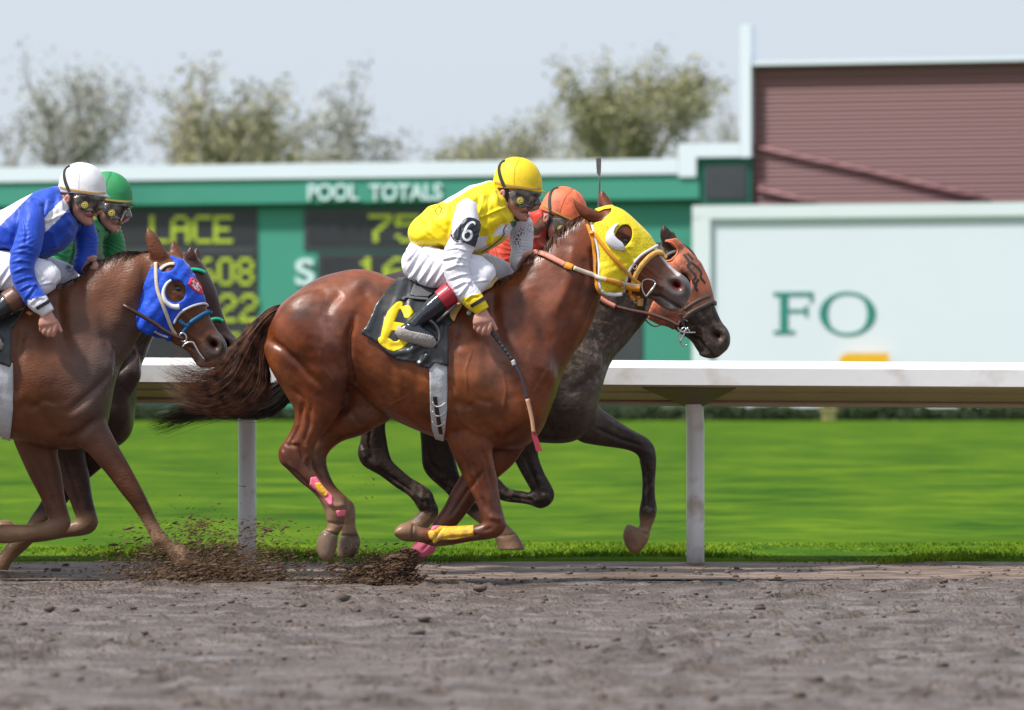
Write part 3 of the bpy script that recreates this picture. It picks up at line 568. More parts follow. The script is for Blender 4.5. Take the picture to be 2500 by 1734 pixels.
# ---------------------------------------------------------------- hair
def hair_mat(name, c1, c2):
    m, nt, bs = nodes_of(name); N, L = nt.nodes, nt.links
    g = N.new('ShaderNodeTexNoise'); g.inputs['Scale'].default_value = 26; tc = N.new('ShaderNodeTexCoord'); L.new(tc.outputs['Object'], g.inputs['Vector'])
    mr = N.new('ShaderNodeMapRange'); mr.inputs['From Min'].default_value = .35; mr.inputs['From Max'].default_value = .65; L.new(g.outputs['Fac'], mr.inputs['Value'])
    mx = N.new('ShaderNodeMix'); mx.data_type = 'RGBA'; mx.inputs['A'].default_value = (*c1, 1); mx.inputs['B'].default_value = (*c2, 1)
    L.new(mr.outputs[0], mx.inputs['Factor']); L.new(mx.outputs['Result'], bs.inputs['Base Color']); bs.inputs['Roughness'].default_value = .45; bs.inputs['Specular IOR Level'].default_value = .35
    return m
HAIR6 = hair_mat('auburn_hair', (0.032, 0.009, 0.005), (0.22, 0.09, 0.045)); HAIRD = hair_mat('black_hair', (0.010, 0.007, 0.006), (0.05, 0.035, 0.028)); HAIRB = hair_mat('dark_brown_hair', (0.02, 0.01, 0.007), (0.07, 0.035, 0.022))
def make_tail(S, root, m, y0, T, n=900, seed=1):
    g = [[(692, 745, 0), (655, 758, 0), (612, 800, -6), (572, 850, -12), (548, 885, -18), (520, 905, -26), (470, 912, -30), (405, 888, -30)],
         [(690, 750, -6), (650, 775, -8), (610, 828, -14), (582, 880, -22), (555, 925, -30), (505, 950, -34), (455, 945, -30), (390, 912, -28)],
         [(686, 758, 6), (655, 790, 2), (622, 850, 0), (602, 905, -6), (575, 955, -14), (525, 985, -20), (470, 985, -20), (396, 950, -14)],
         [(682, 765, 0), (655, 805, 0), (636, 862, 0), (632, 905, -4), (622, 945, -8), (580, 985, -14), (520, 1002, -14), (440, 985, -10)],
         [(678, 770, 12), (656, 825, 10), (648, 875, 10), (655, 920, 10), (650, 955, 10), (612, 990, 4), (556, 1005, 0), (480, 1003, 0)]]
    return strands('tail', g, n, .0017, m, root, 13, y0, T, seg=18, seed=seed, wob=13, lmin=.55, clump=.88)
def make_mane(S, root, m, y0, Tb, Th, seed=2, n=520, forelock=False):
    """short pulled mane blown back along the crest"""
    rnd = random.Random(seed); G = []; V = []; Fc = []
    crest = [((1262, 668), 0.02), ((1278, 640), .12), ((1300, 620), .25), ((1330, 602), .42), ((1352, 578), .6), ((1374, 556), .76), ((1400, 538), .9), ((1424, 527), 1.0)]
    cr = [(1215, 690)] + [tuple(np.array(Tb(*p)) * (1 - w) + np.array(Th(*p)) * w) for p, w in crest]; cr[0] = Tb(1218, 690)
    C = catmull(np.array(cr), 8)
    for k in range(n):
        x = rnd.random() ** .9 * (len(C) - 1.01); i = int(x); f = x - i; p = C[i] * (1 - f) + C[i + 1] * f; t = (C[i + 1] - C[i]); t = t / (np.hypot(*t) + 1e-6)
        nrm = np.array([t[1], -t[0]]); L = rnd.uniform(22, 46) * (1.3 if x < 14 else 1.0); y = rnd.gauss(-4, 7); sidey = rnd.choice((-1, -1, 1)); pts = []
        lift = rnd.uniform(-.25, .30) if x > 12 else rnd.uniform(0, .55)
        for q in range(7):
            s = q / 6; back = -t * L * s * .75; off = nrm * (L * (lift * s - .55 * s * s) + 2)
            pts.append(W(*(p + back + off), y0 + (y + sidey * s * 20) * K))
        vv, ff = tube_geo(pts, lambda s, r=rnd.uniform(.0012, .0024): r * (1 - .8 * s), 3); b = len(V); V.extend(vv); Fc.extend([tuple(a + b for a in q) for q in ff])
    return mesh_obj('mane', V, Fc, m, root)
# ---------------------------------------------------------------- tack
YEL = mat('yellow_hood_cloth', (0.80, 0.62, 0.008), .72, var=.12, vscale=9, bump=.5, bscale=38, sheen=.15, spots=(MUDD, 150, .42))
WHT = mat('white_binding', (0.72, 0.71, 0.74), .55, var=.06, bump=.2, bscale=120)
CUP = mat('white_plastic_cup', (0.78, 0.78, 0.82), .28, coat=.3, var=.03)
ORL = mat('orange_leather', (0.72, 0.27, 0.012), .45, var=.22, vscale=30, bump=.25, bscale=150, dirt=((0.30, .22, .15), .35, 20))
ORF = mat('sheepskin_noseband', (0.72, 0.40, 0.10), .8, var=.2, vscale=30, bump=.6, bscale=160)
PNK = mat('pink_rubber_rein', (0.62, 0.24, 0.17), .6, var=.15, vscale=20, bump=.2, bscale=150)
CRM = mat('cream_rein', (0.62, 0.52, 0.40), .55, var=.15, vscale=26, bump=.2, bscale=150)
MET = mat('bit_steel', (0.5, 0.5, 0.5), .3, metal=.9, var=.1); BRS = mat('dull_buckle', (0.45, 0.4, 0.33), .4, metal=.7)
BLKC = mat('black_number_cloth', (0.022, 0.025, 0.027), .40, var=.35, vscale=10, bump=.35, bscale=18, coat=.15, dirt=((0.07, .065, .06), .3, 12))
GRYC = mat('grey_saddle_flap', (0.10, 0.10, 0.105), .5, var=.2, vscale=12, bump=.3, bscale=30)
YNUM = mat('yellow_number_patch', (0.82, 0.60, 0.004), .6, var=.08, vscale=14, bump=.25, bscale=30)
TAN = mat('tan_pad', (0.62, 0.42, 0.14), .7, var=.14, vscale=18, bump=.3, bscale=90)
GIR = mat('grey_white_girth', (0.50, 0.51, 0.53), .55, var=.08, vscale=14, bump=.2, bscale=70, spots=(MUDD, 90, .25))
BRL = mat('dark_brown_strap', (0.045, 0.018, 0.013), .4, var=.3, vscale=30)
BLK = mat('black_leather', (0.008, 0.008, 0.010), .25, var=.3, coat=.3); BLKM = mat('black_web', (0.012, 0.012, 0.013), .6)
PKT = mat('pink_tape', (0.85, 0.16, 0.26), .6, var=.1, vscale=30, bump=.3, bscale=120); YTP = mat('yellow_tape', (0.80, 0.45, 0.02), .6, var=.2, vscale=40, bump=.4, bscale=90, dirt=(MUD, .5, 25))
def strip_geo(S, pts, w, off=.004, th=.004, side=-1, y=0.0, sub=6): return S.ribbon('x', pts, w, None, None, off, th, side, y, sub, build=False)
def ring_geo(cx, cy, ru, rv, r, ang=0, y=0.0, a0=0, a1=360, n=28, tilt=0.0):
    C = []; ca, sa = math.cos(math.radians(ang)), math.sin(math.radians(ang)); full = (a1 - a0) >= 360
    for i in range(n if full else n + 1):
        t = math.radians(a0 + (a1 - a0) * i / n); x, z = math.cos(t) * ru, math.sin(t) * rv
        C.append(W(cx + x * ca - z * sa, cy + x * sa + z * ca, y + tilt * math.cos(t)))
    return tube_geo(C, r * K, 8, closed=full)
def buckle(S, u, v, w, h, ang, y0, off=.01):
    p, n = S.hit(u, v, -1, y0); y = (p.y if p is not None else y0) - off; ca, sa = math.cos(math.radians(ang)), math.sin(math.radians(ang))
    q = [(-w, -h), (w, -h), (w, h), (-w, h)]; C = []
    for i in range(4):
        a, b = q[i], q[(i + 1) % 4]
        for t in (0, .25, .5, .75): x, z = a[0] + (b[0] - a[0]) * t, a[1] + (b[1] - a[1]) * t; C.append(W(u + x * ca - z * sa, v + x * sa + z * ca, y))
    return tube_geo(C, 1.6 * K, 6, True)
# ---- chestnut horse
make_tail(S6, h6, HAIR6, 0.0, None, 2300, 4); make_mane(S6, h6, HAIR6, 0.0, ident, ident, 3, 800)
strands('loose_tail_hair', [[(610, 790, 0), (560, 860, -20), (500, 880, -30), (440, 860, -30), (395, 850, -30)], [(620, 830, -8), (560, 905, -30), (490, 920, -34), (430, 900, -30), (388, 905, -26)], [(630, 870, -8), (585, 940, -30), (500, 970, -34), (430, 955, -30), (380, 985, -26)], [(640, 900, -4), (600, 975, -20), (520, 1005, -24), (450, 1000, -20), (400, 1020, -16)]], 260, .0009, HAIR6, h6, 16, 0.0, None, seg=14, seed=77, wob=26, lmin=.6)
wr = np.random.RandomState(5)
def hoodfold(uv, no):
    return .0012 * np.sin(uv[:, 0] * .12 + uv[:, 1] * .25 + 2 * np.sin(uv[:, 1] * .05)) * sstep(uv[:, 1], 620, 660) + .0016 * np.exp(-(seg_dist(uv, [(1495, 555), (1560, 560), (1600, 590)])[0] / 6) ** 2)
HOOD6 = [(1442, 540), (1452, 545), (1470, 541), (1492, 519), (1493, 511), (1476, 513), (1462, 519), (1452, 514), (1466, 507), (1492, 502), (1520, 510), (1560, 535), (1620, 570), (1616, 598), (1600, 601), (1584, 611), (1566, 622), (1552, 636), (1541, 652), (1533, 670), (1528, 690), (1522, 712), (1512, 735), (1484, 735), (1468, 712), (1464, 690), (1463, 660), (1462, 630), (1457, 600), (1449, 570)]
eyeh = [(1522 + 21 * math.cos(t), 577 + 27 * math.sin(t)) for t in np.linspace(0, 2 * math.pi, 28, endpoint=False)]
eyeh = [(1522 + (a - 1522) * .94 + (b - 577) * -.24, b + (a - 1522) * .15) for a, b in eyeh]
hood = S6.shell('blinker_hood', HOOD6, .004, YEL, h6, holes=(eyeh,), thick=.003, disp=hoodfold)
trim = [[(1604, 600), (1584, 611), (1566, 622), (1552, 636), (1541, 652), (1533, 670), (1528, 690), (1523, 712)], [(1443, 541), (1452, 572), (1460, 604), (1464, 640), (1465, 690), (1468, 708)]]
geos = [strip_geo(S6, t, 6, .007, .003, sd_) for t in trim for sd_ in (-1, 1)] + [strip_geo(S6, [(1468, 708), (1480, 716), (1500, 720), (1520, 718)], 9, .006, .004)]
each('hood_binding', geos, WHT, hood)
cupo = [(1510, 544), (1502, 547), (1494, 553), (1485, 562), (1479, 574), (1478, 585), (1482, 596), (1492, 605), (1505, 611), (1519, 612), (1527, 610), (1524, 600), (1519, 592), (1508, 584), (1501, 576), (1499, 566), (1502, 556), (1507, 550)]
def cup_mesh(S, outl, y0, parent, T=None, raise_=.03):
    o = outl; T = T or ident; cen = np.mean(np.array(o), 0); V = []; Fc = []
    rows = [(1.0, .004), (1.0, .012), (.93, .018), (.6, .014), (.15, .012)]; n = len(o)
    hs = []
    for (u, v) in o:
        p, nn = S.hit(*T(u, v), -1, y0)
        if p is None: p = W(*T(u, v), y0 - .09); nn = Vector((0, -1, 0))
        hs.append(p)
    ym = sum(p.y for p in hs) / n
    mid = catmull(np.array([(o[i][0], o[i][1]) for i in range(n)]), 1)
    # spine of the crescent: pair the outer and the inner edge
    h = n // 2
    for i in range(h + 1):
        a, b = np.array(o[i]), np.array(o[(n - i) % n])
        for k, (f, off) in enumerate(((0, .004), (0, .016), (.1, .021), (.5, .025), (.9, .030), (1, .028), (1, .004))):
            q = a * (1 - f) + b * f; p = W(*T(*q), ym - off * raise_ / .03 * (.8 + .4 * math.sin(math.pi * i / h))); V.append(p)
    for i in range(h):
        for k in range(6): Fc.append((i * 7 + k, i * 7 + k + 1, (i + 1) * 7 + k + 1, (i + 1) * 7 + k))
    return mesh_obj('blinker_cup', V, Fc, CUP, parent)
cup = cup_mesh(S6, cupo, 0.0, hood)
# bridle
br = [strip_geo(S6, [(1432, 538), (1441, 566), (1449, 590), (1454, 622), (1456, 655), (1457, 690), (1463, 708), (1471, 718), (1483, 724)], 9, .009),
      strip_geo(S6, [(1441, 567), (1455, 575), (1478, 606), (1500, 632), (1520, 654), (1543, 676), (1566, 695)], 9, .011),
      strip_geo(S6, [(1440, 573), (1452, 568)], 8, .016, sub=4), strip_geo(S6, [(1546, 690), (1541, 700), (1539, 712), (1543, 726), (1551, 733)], 9, .012), strip_geo(S6, [(1560, 716), (1562, 732), (1561, 748)], 9, .02)]
bri = each('bridle', br, ORL, h6)
nb = [strip_geo(S6, [(1625, 633), (1616, 622), (1602, 618), (1586, 626), (1572, 640), (1560, 656), (1551, 674), (1546, 692)], 13, .007, .008)] + [strip_geo(S6, [(1616, 624), (1602, 622), (1586, 628), (1572, 642), (1560, 658), (1551, 676), (1546, 694), (1548, 720)], 13, .007, .008, 1)]
each('noseband', nb, ORF, bri)
yb = S6.hit(1572, 700, -1)[0].y - .012
dr = [W(*p, yb) for p in catmull(np.array([(1568, 688), (1574, 683), (1584, 682), (1594, 685), (1601, 691)]), 4)]; dr2 = [W(*p, yb - .004) for p in catmull(np.array([(1601, 691), (1595, 703), (1586, 714), (1577, 725)]), 4)]; dr3 = [W(*p, yb) for p in catmull(np.array([(1577, 725), (1570, 712), (1567, 700), (1568, 688)]), 4)]
join_geo('bit_ring', [tube_geo(dr, 1.9 * K), tube_geo(dr2, lambda t: (2.2 + 1.6 * (.5 - abs(t - .5)) * 2) * K), tube_geo(dr3, 1.7 * K)], MET, bri)
each('buckle', [buckle(S6, 1550, 652, 4, 5, 45, 0), buckle(S6, 1534, 668, 4, 5, 45, 0), buckle(S6, 1521, 696, 3.5, 7, 12, 0, .02), buckle(S6, 1541, 718, 6, 4, 10, 0), buckle(S6, 1563, 738, 5.5, 8, 5, 0, .02), buckle(S6, 1553, 735, 5, 4, 10, 0)], BRS, bri)
def rein_piece(S, pts, w, off): return S.ribbon('x', pts, w, None, None, off, .004, -1, 0, 6, build=False)
rein = join_geo('rein', [rein_piece(S6, [(1284, 622), (1300, 618), (1325, 622), (1345, 630), (1384, 649)], 13, .012)], PNK, h6)
each('rein_loop', [rein_piece(S6, [(1382, 648), (1398, 655)], 16, .014), rein_piece(S6, [(1478, 681), (1490, 685), (1500, 688), (1512, 691)], 12, .016), rein_piece(S6, [(1526, 695), (1545, 700), (1564, 702)], 14, .018)], ORL, rein)
join_geo('rein_strap', [rein_piece(S6, [(1396, 654), (1440, 669), (1478, 681), (1520, 690), (1566, 697)], 11, .0135)], CRM, rein)
# number cloth
CL = [(986, 676), (1000, 640), (1190, 640), (1218, 684), (1196, 706), (1166, 722), (1132, 740), (1118, 765), (1102, 790), (1093, 800), (1092, 840), (1091, 896), (1075, 890), (1062, 886), (1050, 900), (1036, 897), (1022, 892), (1012, 884), (990, 882), (970, 879), (952, 867), (943, 860), (933, 848), (922, 838), (905, 828), (880, 816), (885, 807), (892, 800), (902, 780), (914, 752), (930, 728), (952, 700), (970, 684)]
folds = [([(985, 690), (960, 760), (935, 830)], 9, .008), ([(1005, 690), (1000, 760), (1010, 820), (1005, 870)], 7, .009), ([(940, 700), (912, 770), (900, 805)], 8, .006), ([(1040, 870), (1030, 885), (1020, 892)], 6, .012), ([(1075, 800), (1070, 850), (1078, 890)], 8, .010), ([(930, 850), (960, 864), (1000, 858), (1030, 840)], 8, .009), ([(1050, 850), (1040, 880)], 6, .010), ([(960, 845), (1000, 848)], 7, -.004)]
def clfold(uv, no):
    d = np.zeros(len(uv))
    for p, w, h in folds: dd, _, _ = seg_dist(uv, p); d += h * np.exp(-(dd / w) ** 2)
    dd, _, _ = seg_dist(uv, CL[12:27]); d += (.004 + .002 * np.sin(uv[:, 0] * .35)) * np.exp(-(dd / 7) ** 2)
    return np.where(no[:, 1] < 0, d, 0)
clo = S6.shell('saddle_cloth', CL, .010, BLKC, h6, thick=.004, disp=clfold, snap=14)
SC = Surf(clo)
six = [(968, 739), (976, 737), (984, 740), (983, 750), (992, 747), (1000, 748), (1010, 765), (998, 779), (987, 778), (985, 770), (979, 757), (974, 757), (963, 787), (975, 789), (990, 792), (984, 804), (976, 808), (970, 808), (956, 809), (948, 825), (962, 834), (970, 833), (978, 826), (984, 812), (990, 796), (1004, 796), (1008, 815), (1000, 834), (993, 840), (985, 850), (976, 855), (961, 860), (948, 856), (936, 848), (926, 838), (922, 827), (930, 823), (938, 786), (948, 762), (958, 750)]
num = SC.shell('cloth_number', six, .0052, YNUM, clo, side=-1, thick=.0008, ymid=0.0, nycut=.0, snap=10)
GI = [(1048, 876), (1089, 884), (1090, 960), (1091, 1000), (1088, 1040), (1083, 1085), (1074, 1085), (1063, 1066), (1055, 1040), (1051, 1000), (1049, 940)]
gi = S6.shell('girth', GI, .006, GIR, h6, thick=.004)
gst = S6.ribbon('girth_strap', [(1062, 966), (1066, 990), (1071, 1020), (1078, 1056)], 10, BRL, gi, .012, .003)
lace = [strip_geo(S6, [(1057, y), (1062, y + 9), (1070, y + 12), (1079, y + 9), (1086, y + 2)], 3, .016, .0025) for y in (978, 1000, 1023)]; each('girth_lace', lace, WHT, gi)
# saddle: small racing saddle with flap, tan pad edges, stirrup
sad = Sculpt(0.0)
sad.loft([(1010, 672, 1010, 700, 60, 0), (1040, 668, 1040, 700, 74, 0), (1080, 672, 1080, 705, 70, 0), (1130, 672, 1130, 705, 60, 0), (1180, 664, 1180, 700, 48, 0), (1196, 668, 1196, 690, 36, 0)], nseg=24)
sadd = sad.build('saddle', .006, 6, GRYC, h6)
S6.ribbon('saddle_flap_edge', [(1003, 696), (1006, 712), (1000, 722)], 3, BLKM, sadd, .018, .004); S6.ribbon('saddle_flap_edge', [(1022, 720), (1026, 706), (1040, 698), (1060, 700)], 3, BLKM, sadd, .018, .004)
S6.shell('saddle_flap', [(1012, 694), (1070, 700), (1066, 716), (1045, 732), (1014, 731), (1000, 726)], .019, GRYC, sadd, side=-1, thick=.004)
S6.ribbon('saddle_girth_strap', [(979, 738), (990, 733), (1010, 735), (1045, 738)], 7, GRYC, sadd, .022, .004)
for nm, pl in (('saddle_pad', [(1108, 745), (1127, 735), (1128, 752), (1104, 792), (1096, 778), (1098, 762)]), ('saddle_pad', [(1160, 712), (1222, 680), (1228, 684), (1200, 708), (1182, 717), (1166, 720)])):
    S6.shell(nm, pl, .019, TAN, sadd, side=-1, thick=.010)
# leg tapes
def wrap(S, poly, m, root, off=.002, yr=(-1, 0)): return S.shell('leg_wrap', poly, off, m, root, side=-1, nycut=.5, ymid=2, thick=.002, yr=yr)
wrap(S6, [(758, 1166), (772, 1164), (786, 1184), (812, 1212), (812, 1240), (800, 1228), (772, 1196), (756, 1186)], PKT, h6)
wrap(S6, [(768, 1178), (782, 1180), (804, 1208), (794, 1214), (776, 1198)], YTP, h6, .005)
wrap(S6, [(819, 1246), (844, 1244), (842, 1260), (824, 1262)], PKT, h6)
wrap(S6, [(1045, 1300), (1070, 1284), (1100, 1286), (1157, 1283), (1156, 1308), (1110, 1318), (1075, 1318), (1060, 1328), (1048, 1312)], YTP, h6)
wrap(S6, [(1000, 1345), (1020, 1318), (1070, 1322), (1058, 1350), (1030, 1362)], PKT, h6, .002, (0, 1))
wrap(S6, [(1054, 1290), (1066, 1280), (1086, 1283), (1070, 1288), (1052, 1300)], PKT, h6, .005)
# ---- dark horse
ORH = mat('orange_hood_cloth', (0.66, 0.185, 0.085), .7, var=.15, vscale=12, bump=.5, bscale=45, dirt=((0.10, 0.075, 0.06), .75, 11), spots=(MUDD, 120, .35))
ORB = mat('orange_binding', (0.85, 0.16, 0.06), .6, var=.1); MBR = mat('muddy_leather', (0.09, 0.07, 0.06), .55, var=.3, vscale=30, bump=.3, bscale=90); BRR = mat('brown_rein', (0.10, 0.045, 0.035), .5, var=.3, vscale=40)
strands('tail', [[(815, 745, 0), (775, 850, 0), (705, 935, -6), (640, 985, -10), (560, 1000, -14), (480, 1000, -14), (400, 1022, -10), (352, 1040, -8)], [(812, 752, 6), (780, 870, 6), (722, 962, 0), (660, 1014, -4), (590, 1018, -8), (500, 1012, -8), (420, 1045, -6), (366, 1056, -6)], [(806, 748, -4), (745, 860, -8), (688, 925, -12), (610, 968, -16), (520, 985, -18), (430, 996, -16), (345, 1012, -14)], [(806, 752, 0), (760, 880, 0), (700, 965, 0), (640, 1000, 0), (560, 1012, -4), (470, 1030, -6), (385, 1060, -6)]], 1000, .0018, HAIRD, hD, 12, YD, None, seg=18, seed=9, wob=10, lmin=.6, clump=.85); make_mane(SD, hD, HAIRD, YD, TbD, ThD, 5, 420)
HD = [(1622, 586), (1650, 582), (1664, 596), (1690, 622), (1716, 650), (1730, 680), (1740, 715), (1745, 740), (1738, 741), (1720, 745), (1700, 755), (1680, 770), (1655, 785), (1648, 800), (1640, 812), (1580, 800), (1585, 760), (1610, 700), (1618, 640), (1640, 640), (1652, 625), (1650, 608), (1636, 596)]
hoodD = SD.shell('blinker_hood', HD, .004, ORH, hD, holes=([(1664, 664), (1676, 668), (1685, 685), (1686, 705), (1680, 716), (1670, 705), (1662, 685)],), thick=.003)
each('hood_binding', [strip_geo(SD, t, 4, .007, .003, -1, YD) for t in ([(1740, 737), (1720, 743), (1700, 753), (1680, 768), (1655, 784)], [(1624, 588), (1642, 594), (1653, 608), (1652, 624), (1640, 636), (1624, 638)])], ORB, hoodD)
SHD = Surf(hoodD); DPM = mat('dark_hood_print', (.05, .038, .033), .7)
for zp in ([(1668, 620), (1684, 644), (1676, 652), (1700, 676), (1690, 686), (1702, 702)], [(1684, 640), (1700, 652), (1712, 668), (1708, 676), (1722, 694)], [(1706, 680), (1696, 700), (1704, 712)], [(1676, 618), (1692, 636)]): SHD.ribbon('dark_print', zp, 8, DPM, hoodD, .0035, .001, -1, YD, 3)
brD = each('bridle', [strip_geo(SD, [(1620, 634), (1634, 622), (1652, 614)], 9, .008, .004, -1, YD), strip_geo(SD, [(1660, 764), (1665, 778), (1670, 795)], 8, .008, .004, -1, YD)], MBR, hD)
each('noseband', [strip_geo(SD, [(1744, 742), (1735, 738), (1716, 747), (1696, 757), (1682, 766), (1674, 776)], 11, .008, .006, -1, YD), strip_geo(SD, [(1733, 722), (1712, 730), (1690, 742), (1670, 756)], 10, .007, .004, -1, YD)], MBR, brD)
ybd = SD.hit(1680, 800, -1, YD)[0]; ybd = (ybd.y if ybd else YD - .08) - .012
join_geo('bit_ring', [ring_geo(1668, 795, 13, 15, 2.2, 20, ybd, 0, 300), ring_geo(1672, 822, 14, 22, 2.0, 0, ybd, 60, 330), tube_geo(path3([(1660, 810), (1676, 812), (1698, 812)], ybd, 4), 2.2 * K), tube_geo(path3([(1676, 800), (1668, 822), (1660, 836)], ybd, 4), 2.6 * K)], MET, brD)
each('rein', [tube_geo(path3([(1500, 748), (1540, 758), (1590, 768), (1630, 782), (1658, 796)], YD - .13, 5), 4.5 * K, 8), tube_geo(path3([(1575, 780), (1585, 790), (1598, 797), (1614, 793)], YD - .12, 5), 2 * K, 6)], BRR, hD)
join_geo('rein_grip', [tube_geo(path3([(1462, 726), (1480, 738), (1502, 749)], YD - .135, 5), 6.5 * K, 8)], PNK, hD)
clD = SD.shell('saddle_cloth', [TbD(u, v) for u, v in [(p[0] - 14, p[1] - 12) for p in CL]], .010, BLKC, hD, thick=.004, snap=14)
# stirrup of the chestnut's saddle
ys = -.30
st = join_geo('stirrup', [ring_geo(1046, 812, 24, 34, 4.4, -28, ys, 0, 360, 30, .01), tube_geo([W(1026, 838, ys), W(1038, 848, ys), W(1056, 846, ys)], 4 * K, 6)], mat('dark_iron', (.13, .13, .14), .35, metal=.7), sadd)
join_geo('stirrup_leather', [tube_geo(path3([(1066, 786, -290 * .489), (1090, 765, -150), (1112, 745, -142)], 0.0, 5), 3.6 * K, 8)], GRYC, sadd)
# ---------------------------------------------------------------- jockeys
SKIN = mat('skin', (0.46, 0.20, 0.145), .5, var=.18, vscale=22, bump=.15, bscale=120); BODYM = attr_mat('rider_skin', rough=.5, spec=.4, sheen=0, bump=.2, bscale=110, var=.14, vscale=22, spots=(MUDD, 170, .3))
GOG = mat('muddy_goggle_lens', (0.035, 0.03, 0.026), .12, coat=.6, var=.4, vscale=30, dirt=((.24, .22, .20), .7, 28)); VENT = mat('yellow_vent', (0.45, 0.36, 0.06), .5); RED = mat('red_boot_cuff', (0.36, 0.012, 0.03), .35, var=.25, vscale=20, coat=.2); BROWNB = mat('brown_boot_cuff', (.12, .05, .03), .4)
BOOT = mat('black_boot', (0.010, 0.013, 0.02), .16, var=.3, bump=.35, bscale=14, coat=.6); SOLE = mat('muddy_sole', (0.34, 0.31, 0.29), .7, var=.25, vscale=30, bump=.6, bscale=60)
ARM = mat('navy_armband', (0.014, 0.019, 0.032), .45, var=.25); BAND = mat('tan_hat_elastic', (0.42, 0.24, 0.05), .6); GRN = mat('green_patch', (0.005, 0.11, 0.08), .6); INKM = mat('dark_print', (0.02, 0.018, 0.02), .6)
GLOVE = mat('dark_glove', (.03, .02, .02), .6)
def offp(o, k): return [(a[0], a[1]) for a in o]
def jockey(label, y0, T, TH, top, sleeve, hat, boottop, pants, whiphand=False, main=False, far=None, spots=.5, voxel=.0042, hatdirt=None, gloves=False):
    s_ = abs(T(1, 0)[0] - T(0, 0)[0]) if T(1, 0)[1] == T(0, 0)[1] else 1.0
    root = empty('person', W(*T(1110, 700), y0), label, 'jockey', 'jockeys crouched over their horses'); bpy.context.view_layer.update()
    far = far or [(1252, 515, 27, 62), (1272, 560, 27, 88), (1274, 605, 26, 86), (1264, 640, 20, 62), (1272, 652, 14, 40), (1284, 637, 11, 16)]
    yh = -150
    # ---- body: one continuous figure
    b = Sculpt(y0, T)
    b.loft([(1012, 610, 1012, 640, 26, 0), (1018, 584, 1050, 628, 42, 0), (1034, 556, 1100, 606, 50, 0), (1060, 532, 1160, 596, 56, 0), (1098, 512, 1206, 574, 68, 0), (1136, 494, 1226, 550, 70, 0), (1166, 474, 1234, 530, 54, 0), (1192, 458, 1242, 522, 36, 0)], nseg=28)
    b.tube([(1140, 500, 24, -62), (1131, 545, 24, -98), (1116, 592, 23, -116), (1113, 640, 21, -126), (1122, 674, 20, -132), (1142, 716, 16, -142), (1172, 757, 12, yh)])
    b.tube([(f[0], f[1], max(5, f[2] - 8) if i < len(far) - 2 else f[2] - 2, f[3]) for i, f in enumerate(far)])
    for sd_ in (-1, 1):
        du = 0 if sd_ < 0 else 42
        b.tube([(1030, 642, 26, sd_ * 34), (1070, 652, 27, sd_ * 58), (1120 + du * .6, 660, 26, sd_ * 80), (1164 + du, 668, 22, sd_ * 100), (1174 + du, 676, 20, sd_ * 106), (1148 + du * .8, 696, 17, sd_ * 116), (1108 + du * .5, 716, 15, sd_ * 126), (1060 + du * .3, 752, 13, sd_ * 138), (1020, 786, 8, sd_ * 142), (1000, 804, 9, sd_ * 143), (1040, 826, 12, sd_ * 145), (1058, 838, 8, sd_ * 145)])
    # neck and head
    n0, n1 = T(1195, 495), TH(1228, 488); b.T = None
    b.loft([(*T(1178, 470), *T(1218, 540), 42 * s_, 0), (*((np.array(T(1196, 462)) + np.array(TH(1204, 462))) / 2), *((np.array(T(1236, 528)) + np.array(TH(1240, 520))) / 2), 34 * s_, 0), (*TH(1210, 455), *TH(1246, 515), 31 * s_, 0), (*TH(1220, 445), *TH(1256, 505), 28 * s_, 0)], nseg=24)
    b.T = TH
    b.loft([(1292, 400, 1232, 402, 22, 0), (1312, 420, 1214, 418, 34, 0), (1317, 445, 1208, 440, 39, 0), (1316, 462, 1207, 458, 40, 0), (1314, 474, 1208, 472, 39, 0), (1304, 486, 1210, 488, 37, 0), (1298, 500, 1218, 502, 35, 0), (1291, 512, 1232, 513, 31, 0), (1287, 522, 1244, 523, 27, 0), (1283, 534, 1256, 533, 21, 0), (1278, 541, 1266, 540, 12, 0)], nseg=28, sub=4)
    b.tube([(1304, 478, 4, 0, 5), (1306, 490, 6, 0, 7), (1309, 501, 7, 0, 8), (1305, 508, 5.5, 0, 11), (1298, 510, 4, 0, 10)])
    b.ell(1293, 516, 0, 7, 4, 13); b.ell(1288, 526, 0, 7, 5, 12); b.ell(1281, 534, 0, 8, 8, 13)
    for sd_ in (-1, 1):
        b.ell(1226, 475, sd_ * 38, 8, 13, 6, 15); b.ell(1276, 508, sd_ * 27, 12, 9, 9, 30); b.ell(1298, 470, sd_ * 16, 18, 5, 18, 10)
    b.T = T
    # near hand: back of the hand to the camera, fingers closing round the whip
    yo = yh
    b.loft([(1160, 752, 1184, 744, 9, yo), (1158, 766, 1189, 757, 10, yo - 2), (1155, 779, 1197, 770, 11, yo - 4), (1154, 790, 1203, 783, 11, yo - 4), (1158, 798, 1203, 794, 9, yo - 1)], nseg=20)
    for ch in ([(1197, 789, 6.6, yo - 5), (1195, 802, 6.3, yo - 5), (1191, 815, 6, yo + 2), (1187, 812, 5.4, yo + 15)], [(1186, 792, 6.3, yo - 6), (1182, 806, 6.1, yo - 5), (1178, 815, 5.7, yo + 3), (1175, 809, 5, yo + 15)],
               [(1174, 793, 6, yo - 5), (1170, 804, 5.7, yo - 4), (1168, 810, 5.2, yo + 4), (1167, 802, 5, yo + 15)], [(1162, 791, 5.3, yo - 2), (1160, 799, 5, yo), (1161, 803, 4.8, yo + 6), (1163, 796, 4.4, yo + 14)],
               [(1195, 776, 7, yo + 2), (1203, 790, 6.4, yo + 4), (1208, 800, 5.8, yo + 4), (1213, 807, 4.8, yo + 3)]):
        b.tube(ch, sub=4, nseg=12)
